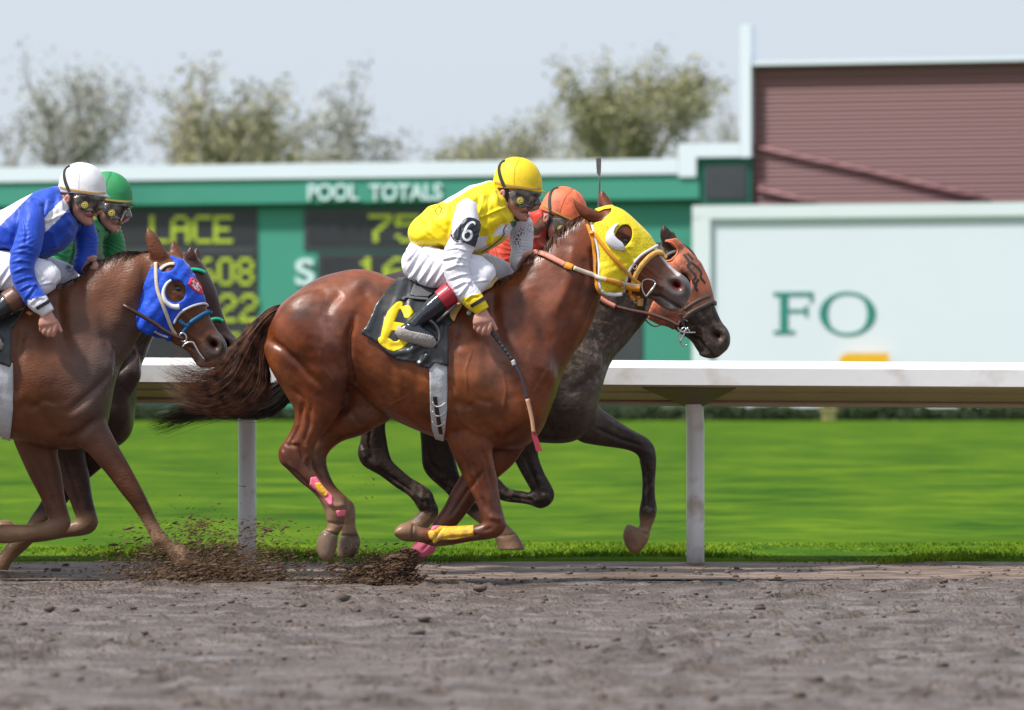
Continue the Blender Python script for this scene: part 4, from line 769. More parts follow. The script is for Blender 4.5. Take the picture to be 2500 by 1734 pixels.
    if not whiphand:                # far hand closed on mane and reins
        b.loft([(1274, 660, 1262, 648, 9, 36), (1284, 652, 1270, 634, 11, 20), (1296, 640, 1278, 624, 11, 4), (1300, 632, 1288, 620, 9, -4)], nseg=18)
        for k in range(4): b.tube([(1286 + k * 4, 626 + k * 3, 5.4, 4 - 5 * k), (1293 + k * 3, 632 + k * 4, 5.2, -14 - 3 * k), (1290 + k * 2, 643 + k * 3, 5, -20), (1282 + k, 646 + k * 2, 4.6, -10)], sub=3, nseg=10)
        b.tube([(1278, 626, 6, 0), (1290, 620, 5.4, -8), (1300, 622, 4.8, -14)], sub=3, nseg=10)
    else:
        hx, hy, hyy = far[-1][0], far[-1][1], far[-1][3]; b.loft([(hx - 16, hy + 14, hx - 6, hy + 22, 9, hyy), (hx - 12, hy - 2, hx + 8, hy + 8, 11, hyy), (hx - 8, hy - 12, hx + 8, hy - 8, 9, hyy)], nseg=16)
        for k in range(4): b.tube([(hx - 8, hy - 8 + k * 6, 5.2, hyy - 8), (hx + 4, hy - 10 + k * 6, 5.2, hyy - 14), (hx + 12, hy - 8 + k * 6, 4.8, hyy - 4), (hx + 8, hy - 6 + k * 6, 4.4, hyy + 6)], sub=3, nseg=10)
        b.tube([(hx - 8, hy - 8, 6, hyy + 8), (hx, hy - 18, 5.2, hyy + 8), (hx + 6, hy - 24, 4.6, hyy + 2)], sub=3, nseg=10)
    t0 = np.array(TH(0, 0)); ax = np.array(TH(1, 0)) - t0; ay = np.array(TH(0, 1)) - t0; Mi = np.linalg.inv(np.array([ax, ay]).T)
    def hd(uv): return (uv - t0) @ Mi.T
    def disp(co, no, uv):
        t = hd(uv); m = sstep(t[:, 0], 1230, 1240) * (t[:, 1] < 545) * (t[:, 1] > 440); d = np.zeros(len(co))
        dd, _, _ = seg_dist(t, [(1276, 519), (1284, 518), (1296, 522)]); d -= 5 * np.exp(-(dd / 2.2) ** 2) * m
        dd, _, _ = seg_dist(t, [(1296, 508), (1284, 512), (1272, 522)]); d -= 1.8 * np.exp(-(dd / 2.5) ** 2) * m
        dd, _, _ = seg_dist(t, [(1240, 515), (1256, 527), (1268, 536)]); d += 1.0 * np.exp(-(dd / 4) ** 2) * m
        d -= 4 * gauss(t, 1225, 475, 4, 7, 10) * (np.abs(no[:, 1]) > .3); d -= 3 * gauss(t, 1262, 512, 7, 9) * m
        return no * (d * K)[:, None]
    def colr(co, no, uv):
        c = np.ones((len(co), 4)); c[:, :3] = (0.50, 0.245, 0.185); t = hd(uv)
        mixc(c, (0.36, 0.09, 0.07), .6 * gauss(t, 1300, 505, 10, 9) + .6 * gauss(t, 1226, 476, 7, 9) + .45 * gauss(t, 1266, 505, 12, 10) + .7 * gauss(t, 1290, 519, 8, 4)); dd, _, _ = seg_dist(t, [(1276, 519), (1294, 521)])
        mixc(c, (0.06, 0.02, 0.02), .9 * np.exp(-(dd / 1.8) ** 2)); mixc(c, (.23, .13, .10), .5 * gauss(t, 1258, 530, 14, 7, 30) + .4 * gauss(t, 1300, 480, 14, 8))
        if gloves: mixc(c, (.02, .018, .018), (uv[:, 1] > T(0, 600)[1]).astype(float))
        c[:, 3] = .5; return c
    body = b.build('body', voxel * .8, 3, BODYM, root, disp, colr, post=1)
    SB = Surf(body)
    # ---- silks
    j = Sculpt(y0, T)
    j.loft([(1003, 596, 1040, 608, 46, 0), (996, 572, 1062, 610, 64, 0), (1000, 552, 1092, 612, 72, 0), (1016, 530, 1132, 622, 74, 0), (1042, 511, 1180, 622, 80, 0), (1080, 494, 1214, 602, 88, 0), (1120, 471, 1240, 578, 90, 0), (1158, 451, 1252, 558, 76, 0), (1186, 443, 1256, 545, 54, 0), (1204, 444, 1254, 536, 40, 0), (1212, 452, 1250, 528, 34, 0)], nseg=36)
    if not main: j.T = None; j.loft([(*T(1186, 450), *T(1232, 534), 46 * s_, 0), (*((np.array(T(1200, 452)) + np.array(TH(1202, 455))) / 2), *((np.array(T(1240, 530)) + np.array(TH(1246, 522))) / 2), 40 * s_, 0), (*TH(1206, 456), *TH(1246, 519), 36 * s_, 0), (*TH(1210, 462), *TH(1246, 514), 33 * s_, 0)], nseg=24); j.T = T
    j.ell(1142, 504, -60, 34, 36, 34, -20); j.ell(1238, 530, 56, 28, 32, 30, -20)
    tb = np.array(T(0, 0)); Mt = np.linalg.inv(np.array([np.array(T(1, 0)) - tb, np.array(T(0, 1)) - tb]).T)
    def jd(co, no, uv):
        t = (uv - tb) @ Mt.T; d = 1.6 * np.sin((t[:, 0] * .55 + t[:, 1] * .8) / 6 + 1.5 * np.sin(t[:, 0] / 23)) * sstep(t[:, 0], 1010, 1060)
        for pts, w, h in ([(1040, 560), (1070, 590), (1090, 604)], 5, 5), ([(1030, 545), (1048, 572), (1080, 600)], 6, -4), ([(1180, 480), (1172, 510), (1166, 530)], 5, 5), ([(1195, 482), (1188, 520), (1180, 550)], 5, -4), ([(1175, 530), (1210, 515), (1230, 508)], 4, 5), ([(1160, 610), (1200, 585), (1232, 560)], 5, 4), ([(1105, 500), (1100, 540), (1092, 580)], 8, -4), ([(1205, 470), (1212, 505), (1232, 535)], 6, 6), ([(1050, 515), (1062, 540), (1088, 560)], 6, 2.5), ([(1170, 545), (1190, 560), (1196, 590)], 6, 4):
            dd, _, _ = seg_dist(t, pts); d += h * np.exp(-(dd / w) ** 2)
        nz_ = np.array([noise.noise(Vector((c[0] * 14, c[1] * 14, c[2] * 14))) for c in co]); return no * ((d + nz_ * 4) * K)[:, None]
    def jc(co, no, uv):
        t = (uv - tb) @ Mt.T; c = np.ones((len(co), 4)); c[:, :3] = top[0]
        def put(m, col): c[m, :3] = col
        if main:
            put(in_poly(t, [(1200, 578), (1212, 560), (1225, 547), (1236, 549), (1262, 540), (1262, 567), (1240, 582), (1224, 574)]), (.72, .70, .76)); put(in_poly(t, [(1160, 578), (1192, 577), (1186, 592), (1190, 606), (1158, 612)]), (.72, .70, .76))
            put(in_poly(t, [(1245, 541), (1262, 538), (1260, 552), (1250, 556)]), (.005, .10, .075)); dd, _, _ = seg_dist(t, [(1090, 490), (1120, 472), (1150, 453), (1190, 438), (1215, 436)]); put((dd < 6) & (no[:, 2] > .2), (.72, .70, .76))
            dd, _, _ = seg_dist(t, [(1236, 550), (1229, 563), (1231, 572), (1224, 582), (1200, 602), (1176, 616)]); put(dd < 1.5, (.06, .035, .02))
        else: put(((t[:, 0] + t[:, 1]) % 130 < 40), top[1])
        c[:, 3] = np.clip(.15 + spots * sstep(t[:, 0], 1140, 1240), 0, 1); return c
    SILK = attr_mat('racing_silk', rough=.5, spec=.3, sheen=.15, bump=.6, bscale=17, bstretch=(1.6, 1, .6), var=.07, vscale=9, spots=(MUDD, 130, .5 if hatdirt is None else .8), mottle=None if hatdirt is None else (MUDD, 14, .5, .62))
    jk = j.build('jacket', voxel, 4, SILK, root, jd, jc, post=1)
    def fold(per, ang, amp, ph=0, soft=None, lines=(), lh=3.0, lw=3.4):
        ca, sa = math.cos(math.radians(ang)), math.sin(math.radians(ang))
        def f(co, no, uv):
            t = (uv - tb) @ Mt.T; x = t[:, 0] * ca + t[:, 1] * sa; y = -t[:, 0] * sa + t[:, 1] * ca; nz_ = np.array([noise.noise(Vector((c[0] * 9, c[1] * 9, c[2] * 9 + ph))) for c in co])
            n2 = np.array([noise.noise(Vector((c[0] * 5 + 7, c[1] * 5, c[2] * 5 - ph))) for c in co])
            w = np.sin(x / per * 6.28 + 13 * n2 + 1.2 * np.sin(y / 23)); w = 1 - np.abs(w) ** .55
            if soft: w = w * (1 - .75 * sstep(t[:, 1], soft[0], soft[1]))
            ex = np.zeros(len(co))
            for q, pl in enumerate(lines):
                dd, par, _ = seg_dist(t, pl); fd = np.clip(np.minimum(par, 1 - par) * 5, 0, 1); ex += lh * np.exp(-(dd / lw) ** 2) * fd; dd2, _, _ = seg_dist(t, [(a + 5, b + 3) for a, b in pl]); ex -= lh * .6 * np.exp(-(dd2 / lw) ** 2) * fd
            return no * (ex * K)[:, None] + no * ((amp * 1.9 * w * np.clip(nz_ * 2.2 + .35, 0, 1) + 3.5 * nz_ - amp * .3) * K)[:, None]
        return f
    SLL = [[(1080, 612), (1115, 606), (1150, 616)], [(1078, 636), (1108, 628), (1146, 634)], [(1084, 660), (1115, 648), (1144, 650)], [(1092, 684), (1122, 672), (1150, 668)], [(1104, 704), (1130, 690), (1158, 690)], [(1112, 516), (1120, 560), (1116, 590)], [(1100, 596), (1130, 592), (1156, 604)], [(1118, 726), (1134, 706), (1150, 680)], [(1135, 735), (1150, 722), (1170, 722)]]
    BRLN = [[(992, 664), (1010, 632), (1032, 606)], [(1000, 684), (1026, 646), (1050, 614)], [(1018, 694), (1042, 660), (1064, 622)], [(1036, 700), (1062, 664), (1086, 630)], [(1056, 702), (1080, 668), (1104, 640)], [(1084, 702), (1100, 676), (1120, 652)], [(1006, 606), (1040, 622), (1076, 626)], [(1110, 704), (1140, 690), (1172, 672)], [(1128, 700), (1160, 688), (1196, 684)], [(988, 640), (1010, 618), (1020, 600)]]
    def slc(cuff, poly=None, sp=.3):
        def f(co, no, uv):
            t = (uv - tb) @ Mt.T; c = np.ones((len(co), 4)); c[:, :3] = sleeve[0]
            m = cuff(t); c[m, :3] = sleeve[1]; c[:, 3] = sp; return c
        return f
    sl = Sculpt(y0, T)
    sl.tube([(1146, 494, 26, -56), (1141, 512, 31, -76), (1138, 545, 34, -98), (1130, 586, 35, -114), (1115, 630, 33, -126), (1117, 668, 31, -132), (1133, 704, 28, -140), (1152, 728, 26, -146), (1162, 739, 24, -149), (1172, 750, 20, -150), (1179, 760, 18, -151)], nseg=28)
    s1 = sl.build('sleeve', voxel, 4, SILK, jk, fold(26, 62, 1.6, 0, (640, 690), SLL, 3.2, 3.0), slc(lambda t: (t[:, 1] - 722 + (t[:, 0] - 1150) * .3 > 0) & (t[:, 0] > 1128), sp=.12), post=1)
    S1 = Surf(s1)
    if not whiphand or True:
        sf = Sculpt(y0, T); fr = far[:-1] if not whiphand else far[:-1]
        sf.tube([(f[0], f[1], f[2] + (3 if i < 3 else 2), f[3]) for i, f in enumerate(fr)], nseg=28)
        sf.build('sleeve', voxel, 4, SILK, jk, fold(24, 85, 1.7, 5), slc(lambda t: t[:, 1] > 9999, sp=.9), post=1)
    # wrist elastic
    S1.ribbon('wristband', [T(1150, 748), T(1160, 742), T(1172, 735), T(1183, 728)], 9, INKM, jk, .002, .003, -1, y0)
    if main:
        poly = [(1131, 540), (1136, 534), (1146, 532), (1158, 535), (1168, 541), (1171, 549), (1168, 570), (1158, 603), (1146, 599), (1124, 590), (1106, 581), (1112, 566), (1122, 552)]
        ab = S1.shell('armband', poly, .005, ARM, jk, side=-1, thick=.002, ymid=y0 - .2, nycut=-.1); SA = Surf(ab) if ab else S1
        SA.ribbon('armband_number', [(1159, 549), (1156, 544), (1149, 544), (1141, 551), (1135, 563), (1131, 574), (1132, 582), (1139, 587), (1147, 583), (1151, 574), (1148, 566), (1141, 564), (1134, 569)], 6, WHT, ab, .003, .0016, -1, y0)
        S1.ribbon('armband_edge', poly + [poly[0]], 2, WHT, ab, .006, .002, -1, y0, sub=2); S1.ribbon('armband_strap', [(1103, 574), (1108, 583), (1118, 592)], 6, INKM, ab, .003, .002, -1, y0)
        SJ = Surf(jk)
        gs = [SJ.ribbon('x', p, 2.0, None, None, .001, .001, -1, y0, 4, build=False) for p in ([(1070, 498), (1073, 505), (1067, 509), (1063, 515), (1066, 521), (1071, 525)], [(1073, 505), (1078, 508), (1077, 514), (1073, 522)], [(1056, 509), (1060, 504)], [(1092, 486), (1098, 487)], [(1097, 484), (1094, 491)])]
        for i, g in enumerate(gs[:3]): join_geo('back_print', [g], INKM, jk)
    # ---- breeches and boots
    br_ = Sculpt(y0, T)
    br_.loft([(1004, 588, 984, 632, 40, 0), (1030, 590, 986, 668, 66, 0), (1072, 606, 1012, 692, 74, 0), (1110, 616, 1060, 690, 62, 0)], nseg=30)
    for sd_ in (-1, 1):
        du = 0 if sd_ < 0 else 44
        br_.loft([(1040, 596, 996, 680, 42, sd_ * 34), (1068, 606, 1026, 697, 46, sd_ * 50), (1104 + du * .4, 612, 1066 + du * .4, 703, 46, sd_ * 68), (1150 + du * .8, 620, 1120 + du * .8, 704, 42, sd_ * 86), (1186 + du, 634, 1158 + du, 704, 38, sd_ * 98), (1206 + du, 652, 1176 + du, 702, 32, sd_ * 104), (1211 + du, 674, 1192 + du, 698, 22, sd_ * 106)], nseg=26)
        br_.tube([(1180 + du, 674, 30, sd_ * 106), (1158 + du, 692, 27, sd_ * 112), (1128 + du * .8, 708, 26, sd_ * 120), (1104 + du * .6, 718, 24, sd_ * 127)], nseg=22)
    def pc(co, no, uv):
        t = (uv - tb) @ Mt.T; c = np.ones((len(co), 4)); c[:, :3] = pants; c[:, 3] = np.clip(.05 + 1.0 * sstep(t[:, 0], 1195, 1230), 0, 1); return c
    PAN = attr_mat('breeches_cloth', rough=.55, spec=.25, sheen=.1, bump=.6, bscale=15, bstretch=(1.8, 1, .7), var=.05, vscale=6, spots=(MUDD, 120, .55))
    br_.build('breeches', voxel, 4, PAN, root, fold(30, -35, 1.6, 9, (640, 690), BRLN, 3.4, 3.4), pc, post=1)
    for sd_ in (-1, 1):
        du = 0 if sd_ < 0 else 20; yb_ = sd_ * 1.0
        bt = Sculpt(y0, T)
        bt.tube([(1102 + du, 716, 27, sd_ * 127), (1078 + du * .7, 734, 26, sd_ * 133), (1050 + du * .4, 757, 23, sd_ * 138), (1022, 780, 18, sd_ * 142), (1006, 797, 18, sd_ * 144)])
        bt.loft([(974, 796, 966, 812, 9, sd_ * 144), (992, 787, 974, 822, 16, sd_ * 144), (1014, 788, 995, 832, 18, sd_ * 145), (1036, 800, 1022, 842, 19, sd_ * 146), (1056, 812, 1044, 848, 17, sd_ * 146), (1068, 826, 1058, 848, 11, sd_ * 146)], nseg=20)
        bo = bt.build('boot', voxel, 5, BOOT, root, fold(12, 40, 1.2, 3), None, post=1); SBo = Surf(bo)
        P_ = [T(*p) for p in [(1064, 716), (1092, 692), (1124, 730), (1096, 756)]]
        if sd_ < 0: P_ = [T(*p) for p in [(1060, 712), (1096, 686), (1130, 734), (1094, 760)]]
        SBo.shell('boot_cuff', P_, .003, boottop, bo, thick=.002)
        SBo.shell('sole', [T(*p) for p in [(960, 798), (976, 798), (1000, 808), (1030, 814), (1056, 822), (1074, 850), (1040, 862), (990, 840), (962, 822)]], .004, SOLE, bo, thick=.004, yr=(y0 + sd_ * 146 * K - .06, y0 + sd_ * 146 * K + .06))
    # ---- helmet
    HATM = mat('helmet_cover', hat, .62, var=.10, vscale=8, bump=.12, bscale=30, spots=(MUDD, 75, .22), dirt=hatdirt)
    cu, cv, a_, b_, d_ = 1264, 447, 60, 62, 49; tl = math.radians(9.5); V = []; Fc = []; NP = 48; rows = []
    for i in range(13): rows.append((math.sin(math.pi / 2 * i / 12) ** .92, math.cos(math.pi / 2 * i / 12), 0))
    rows += [(1.01, -.06, 0), (1.0, -.12, .3), (1.0, -.22, 1.0), (.97, -.23, 1.0), (.94, -.14, .3), (.9, 0, 0)]
    sh, sv = TH(cu, cv), None
    for (r, z, k) in rows:
        for p in range(NP):
            ph = 2 * math.pi * p / NP; fr_ = max(0.0, math.cos(ph)); bk = max(0.0, -math.cos(ph)); br2 = k * (fr_ ** 1.3) * .24
            x = (r + br2) * a_ * math.cos(ph) - (4 * z if z > 0 else 0); yy = (r + br2 * .4) * d_ * math.sin(ph); zz = z * b_ * (1 if z > 0 else (1 + .5 * bk - .1 * fr_))
            if 0 < z: zz *= 1 + .02 * math.cos(ph * 6)
            u = cu + x * math.cos(tl) + zz * math.sin(tl); v = cv - zz * math.cos(tl) + x * math.sin(tl); q = TH(u, v); V.append(W(q[0], q[1], y0 + yy * K * s_))
    for i in range(len(rows) - 1):
        for p in range(NP): Fc.append((i * NP + p, i * NP + (p + 1) % NP, (i + 1) * NP + (p + 1) % NP, (i + 1) * NP + p))
    he = mesh_obj('helmet', V, Fc, HATM, root); bmh = bmesh.new(); bmh.from_mesh(he.data); bmesh.ops.remove_doubles(bmh, verts=bmh.verts, dist=1e-5); bmesh.ops.recalc_face_normals(bmh, faces=bmh.faces)
    if sum((f.calc_center_median() - he.data.vertices[0].co).dot(f.normal) for f in bmh.faces if f.calc_center_median().z > W(*TH(cu, cv)).z) < 0 and False: pass
    bmh.faces.ensure_lookup_table(); cc = W(*TH(cu, cv), y0); tf = max(bmh.faces, key=lambda f: f.calc_center_median().z)
    if tf.normal.z < 0: bmesh.ops.reverse_faces(bmh, faces=bmh.faces)
    bmh.to_mesh(he.data); bmh.free(); he.data.update(); SH = Surf(he)
    def hr(name, pts, w, m, off=.002, th=.003, side=-1): return SH.ribbon(name, [TH(*p) for p in pts], w * s_, m, he, off, th, side, y0)
    hr('hat_elastic', [(1208, 445), (1226, 450), (1260, 456), (1300, 461), (1321, 461)], 5, BAND); hr('helmet_strap', [(1234, 392), (1223, 400), (1219, 415), (1224, 438), (1233, 458)], 9, BLKM)
    hr('panel_seam', [(1268, 389), (1258, 405), (1254, 430), (1254, 454)], 2.2, HATM, .0005, .0018)
    sh2 = lambda nm, pts, w, m, off=.003, par=None: SB.ribbon(nm, [TH(*p) for p in pts], w * s_, m, par or root, off, .003, -1, y0)
    cs = sh2('chin_strap', [(1238, 460), (1238, 480), (1236, 498), (1240, 513), (1253, 528), (1268, 539)], 9, BLKM)
    if main:
        each('chin_buckle', [buckle(SB, 1233, 500, 5, 6, 0, 0, .012), buckle(SB, 1234, 508, 5, 6, 0, 0, .012)], MET, cs)
    gg = SB.shell('goggles', [TH(*p) for p in [(1243, 470), (1262, 464), (1300, 464), (1330, 468), (1332, 486), (1318, 500), (1306, 502), (1300, 498), (1290, 507), (1272, 507), (1256, 497), (1248, 484)]], .010, GOG, root, thick=.004, disp=lambda uv, no: .004 * gauss(hd(uv), 1290, 486, 20, 12))
    if gg:
        SG = Surf(gg); p_, _ = SB.hit(*TH(1270, 490), -1, y0)
        if p_ is not None:
            q_ = TH(1270, 490); each('goggle_vent', [ring_geo(q_[0], q_[1], 7, 7.5, 1.6, 0, p_.y - .017), ring_geo(q_[0], q_[1], 3.5, 3.5, 2.4, 0, p_.y - .017)], VENT, gg)
        sh2('goggle_strap', [(1250, 475), (1240, 468), (1226, 460), (1214, 456)], 6, BLKM, .006, gg)
    return root, SB
WS = (.72, .71, .78)
j6, _ = jockey('jockey in yellow and white silks, yellow helmet and number 6 armband, on the chestnut horse', 0.0, ident, ident, [(0.86, 0.66, 0.004)], [WS, (0.80, 0.60, 0.01)], (0.80, 0.56, 0.008), RED, WS, main=True, voxel=.0036)
TJ = lambda u, v: (1335 + (u - 1248) * .962, 585 + (v - 515) * .962)
farD = [(1265, 540, 25, 50), (1300, 575, 25, 62), (1335, 612, 22, 60), (1365, 590, 17, 50), (1368, 560, 13, 45), (1372, 535, 11, 40)]
jD, _ = jockey('jockey in muddy red silks and an orange helmet, half hidden behind the jockey in yellow', YD, TJ, rot_map(1264, 430, 1381, 502, 17, .962), [(0.52, 0.03, 0.012), (0.12, 0.04, 0.02)], [(0.50, 0.04, 0.015)] * 2, (0.86, 0.17, 0.07), BROWNB, (.62, .60, .62), whiphand=True, far=farD, voxel=.0046, hatdirt=((0.10, 0.05, 0.035), .35, 11))
# ---- whips
WG = mat('whip_grip', (0.035, 0.04, 0.045), .5, var=.3, vscale=60); WB = mat('whip_binding', (0.45, 0.44, 0.46), .5); WT = mat('whip_tan', (0.48, 0.26, 0.15), .6); WP = mat('whip_shaft', (0.045, 0.04, 0.055), .5); WR = mat('whip_popper', (0.32, 0.03, 0.045), .6)
wroot = empty('riding_whip', W(1180, 790, -.28), 'riding whip with dark ribbed grip and red tip, pointing down in the near jockey hand', 'whip', 'riding whips')
wpath = [(1146, 764, -136), (1162, 779, -136), (1180, 794, -136), (1200, 812, -142), (1226, 845, -146), (1251, 880, -148), (1256, 892, -148), (1274, 925, -148), (1287, 974, -146), (1298, 1020, -145), (1303, 1056, -145), (1310, 1080, -145), (1317, 1102, -145)]
Pw = path3(wpath, 0, 8); nn = len(Pw)
def seg_(a, b): return Pw[a * 8:b * 8 + 1]
join_geo('grip', [tube_geo(seg_(0, 5), lambda t: (5.5 - 1.5 * t) * K, 12)] + [tube_geo([p, p + (Pw[i + 1] - p) * .5], (5.9 - .05 * (i - 24)) * K, 12) for i, p in list(enumerate(Pw))[24:40:2]], WG, wroot)
join_geo('binding', [tube_geo(seg_(5, 6), 5.2 * K, 12)], WB, wroot); join_geo('shaft', [tube_geo(seg_(6, 8), lambda t: (4.2 - t) * K, 10)], WP, wroot)
join_geo('lower_wrap', [tube_geo(seg_(8, 10), lambda t: (5 - t * .3) * K, 10)], WT, wroot)
pp = seg_(10, 12); V = []; Fc = []
for i, p in enumerate(pp):
    w = (6 + 2 * i / len(pp)) * K
    for (a, b) in ((-1, -1), (1, -1), (1, 1), (-1, 1)): V.append(p + Vector((a * w, b * .0025, 0)))
for i in range(len(pp) - 1):
    for q in range(4): Fc.append((i * 4 + q, i * 4 + (q + 1) % 4, i * 4 + 4 + (q + 1) % 4, i * 4 + 4 + q))
Fc += [(3, 2, 1, 0), tuple(range(len(V) - 4, len(V)))]; mesh_obj('popper', V, Fc, WR, wroot, False)
sp = [(1146 + 6 * math.sin(a) , 764 + 6 * math.cos(a), 0) for a in range(1)]
kn = Sculpt(0); kn.ell(1146, 764, -136, 7, 7, 7); kn.build('knob', .003, 1, mat('whip_knob', (.28, .27, .22), .5), wroot)
w2 = empty('riding_whip', W(1460, 560, YD + .1), 'thin grey whip held upright behind the chestnut horse ears', 'whip', 'riding whips')
hy_ = YD + 40 * K; WGY = mat('whip_grey', (0.10, 0.10, 0.10), .6, var=.4, vscale=50)
join_geo('shaft', [tube_geo(path3([(1464, 425, 0), (1463, 470, 0), (1461, 520, 0), (1457, 600, 0), (1453, 640, 0)], hy_, 4), lambda t: (2.0 + 2.4 * t) * K, 8)], WGY, w2)
pf = [(1455, 388), (1466, 385), (1468, 392), (1467, 422), (1465, 428), (1460, 428), (1457, 422)]; V = [W(u, v, hy_ + dy) for dy in (-.004, .004) for u, v in pf]; n = len(pf)
mesh_obj('popper', V, [tuple(range(n)), tuple(range(n, 2 * n))[::-1]] + [(i, i + n, (i + 1) % n + n, (i + 1) % n) for i in range(n)], WGY, w2, False)
# ---------------------------------------------------------------- the ground
def prof(y, x=0.0):
    if y < .7: return 0.0
    if y < 2.4: return .018 * math.sin((y - .7) / 1.7 * math.pi) + .012 * (y - .7) / 1.7
    if y < 2.7: return .012 + .04 * (y - 2.4) / .3
    return .052 + .655 * min(1, (y - 2.7) / 107.0)
def sheet(name, ys, xs, z, m, kind='structure', off=0.0):
    V = []; Fc = []
    for y in ys:
        for x in xs: V.append(Vector((x, y, z(x, y) + off)))
    n = len(xs)
    for i in range(len(ys) - 1):
        for j in range(n - 1): Fc.append((i * n + j, i * n + j + 1, (i + 1) * n + j + 1, (i + 1) * n + j))
    o = mesh_obj(name, V, Fc, m); tag(o, kind=kind); return o
def two_tone(name, c1, c2, scale, stretch, rough, c3=None, bump=.4, bscale=30, bstr=None, lo=.4, hi=.6, fine=0):
    m, nt, bs = nodes_of(name); N, L = nt.nodes, nt.links; tc = N.new('ShaderNodeTexCoord'); mp = N.new('ShaderNodeMapping'); mp.inputs['Scale'].default_value = stretch
    L.new(tc.outputs['Object'], mp.inputs['Vector']); nz = N.new('ShaderNodeTexNoise'); nz.inputs['Scale'].default_value = scale; nz.inputs['Detail'].default_value = 7; nz.inputs['Roughness'].default_value = .6; L.new(mp.outputs[0], nz.inputs['Vector'])
    mr = N.new('ShaderNodeMapRange'); mr.inputs['From Min'].default_value = lo; mr.inputs['From Max'].default_value = hi; L.new(nz.outputs['Fac'], mr.inputs['Value'])
    mx = N.new('ShaderNodeMix'); mx.data_type = 'RGBA'; mx.inputs['A'].default_value = (*c1, 1); mx.inputs['B'].default_value = (*c2, 1); L.new(mr.outputs[0], mx.inputs['Factor']); out = mx.outputs['Result']
    if c3:
        n2 = N.new('ShaderNodeTexNoise'); n2.inputs['Scale'].default_value = scale * 3.3; n2.inputs['Detail'].default_value = 8; L.new(mp.outputs[0], n2.inputs['Vector'])
        m2r = N.new('ShaderNodeMapRange'); m2r.inputs['From Min'].default_value = .48; m2r.inputs['From Max'].default_value = .62; L.new(n2.outputs['Fac'], m2r.inputs['Value'])
        m2 = N.new('ShaderNodeMix'); m2.data_type = 'RGBA'; m2.inputs['B'].default_value = (*c3, 1); L.new(m2r.outputs[0], m2.inputs['Factor']); L.new(out, m2.inputs['A']); out = m2.outputs['Result']
    L.new(out, bs.inputs['Base Color']); bs.inputs['Roughness'].default_value = rough; bs.inputs['Specular IOR Level'].default_value = .08 if rough > .7 else .4
    nb = N.new('ShaderNodeTexNoise'); nb.inputs['Scale'].default_value = bscale; nb.inputs['Detail'].default_value = 8
    if bstr: mb = N.new('ShaderNodeMapping'); mb.inputs['Scale'].default_value = bstr; L.new(tc.outputs['Object'], mb.inputs['Vector']); L.new(mb.outputs[0], nb.inputs['Vector'])
    else: L.new(tc.outputs['Object'], nb.inputs['Vector'])
    b = N.new('ShaderNodeBump'); b.inputs['Strength'].default_value = bump; b.inputs['Distance'].default_value = .04; L.new(nb.outputs['Fac'], b.inputs['Height']); L.new(b.outputs[0], bs.inputs['Normal'])
    return m
MTR = two_tone('wet_track', (0.128, 0.096, 0.080), (0.072, 0.050, 0.039), 1.6, (.8, 1.5, 1), .45, (0.185, 0.150, 0.135), 1.0, 45, (1, 1.2, 1))
MRG = two_tone('mud_ridge', (0.15, 0.10, 0.072), (0.085, 0.054, 0.036), 1.6, (.7, 5, 3), .6, (0.26, 0.19, 0.15), .8, 14, (1, 2, 1))
MGR = two_tone('turf', (0.024, 0.076, 0.001), (0.094, 0.166, 0.004), .9, (.8, .42, 1), 1.0, (0.048, 0.115, 0.002), .6, 30, (1, 1, 1), .38, .62)
PRB = {}; rp = random.Random(21)
for _ in range(620):
    hx, hy, s_p = rp.uniform(-3.6, 3.6), rp.uniform(-13.5, .6), rp.uniform(.5, 1.2); bx_, by_ = int((hx + 5) // .5), int((hy + 15) // .5)
    for i_ in (-1, 0, 1):
        for j_ in (-1, 0, 1): PRB.setdefault((bx_ + i_, by_ + j_), []).append((hx, hy, s_p))
def tz(x, y):
    if y > .8: return -.004
    v = Vector((x, y, 0)); z = noise.noise(v * Vector((1.3, 2.6, 1)) if False else Vector((x * 1.3, y * 2.6, 0))) * .022 + noise.noise(Vector((x * 4.5, y * 9, 3))) * .013
    if -13.5 < y and abs(x) < 3.5:
        for (hx, hy, s) in PRB.get((int((x + 5) // .5), int((y + 15) // .5)), ()):
            r = math.hypot((x - hx) / .085, (y - hy) / .075)
            if r < 2: z += s * (-.05 * math.exp(-(r / .75) ** 4) + .022 * math.exp(-((r - 1.15) / .25) ** 2))
    z += .006 * math.sin(y * 34 + 1.5 * math.sin(x * .8))
    return (z - .006) * min(1, max(0, (.8 - y) / .5)) * (1 if y < .8 else 0)
sheet('track', [-60, -30, -20] + list(np.arange(-13.4, .9, .05)) + [1.0, 1.6], [-400, -60, -20] + list(np.arange(-3.4, 3.45, .045)) + [20, 60, 400], tz, MTR)
def rz(x, y): return prof(y) + .004 + (noise.noise(Vector((x * 1.1, y * 3, 5))) * .020 + noise.noise(Vector((x * 5, y * 9, 2))) * .011) * math.sin(max(0, min(1, (y - .6) / 2.1)) * math.pi)
sheet('mud_verge', list(np.arange(.62, 2.75, .05)), [-400, -60, -20] + list(np.arange(-5, 5.05, .06)) + [20, 60, 400], rz, MRG)
sheet('turf', [2.5, 2.62, 2.75, 3, 4, 6, 10, 20, 40, 80, 110, 200, 700, 2500], [-1500, -200, -60, -20, -8, -4, 0, 4, 8, 20, 60, 200, 1500], lambda x, y: prof(y) + (.012 if y > 2.55 else -.03), MGR)
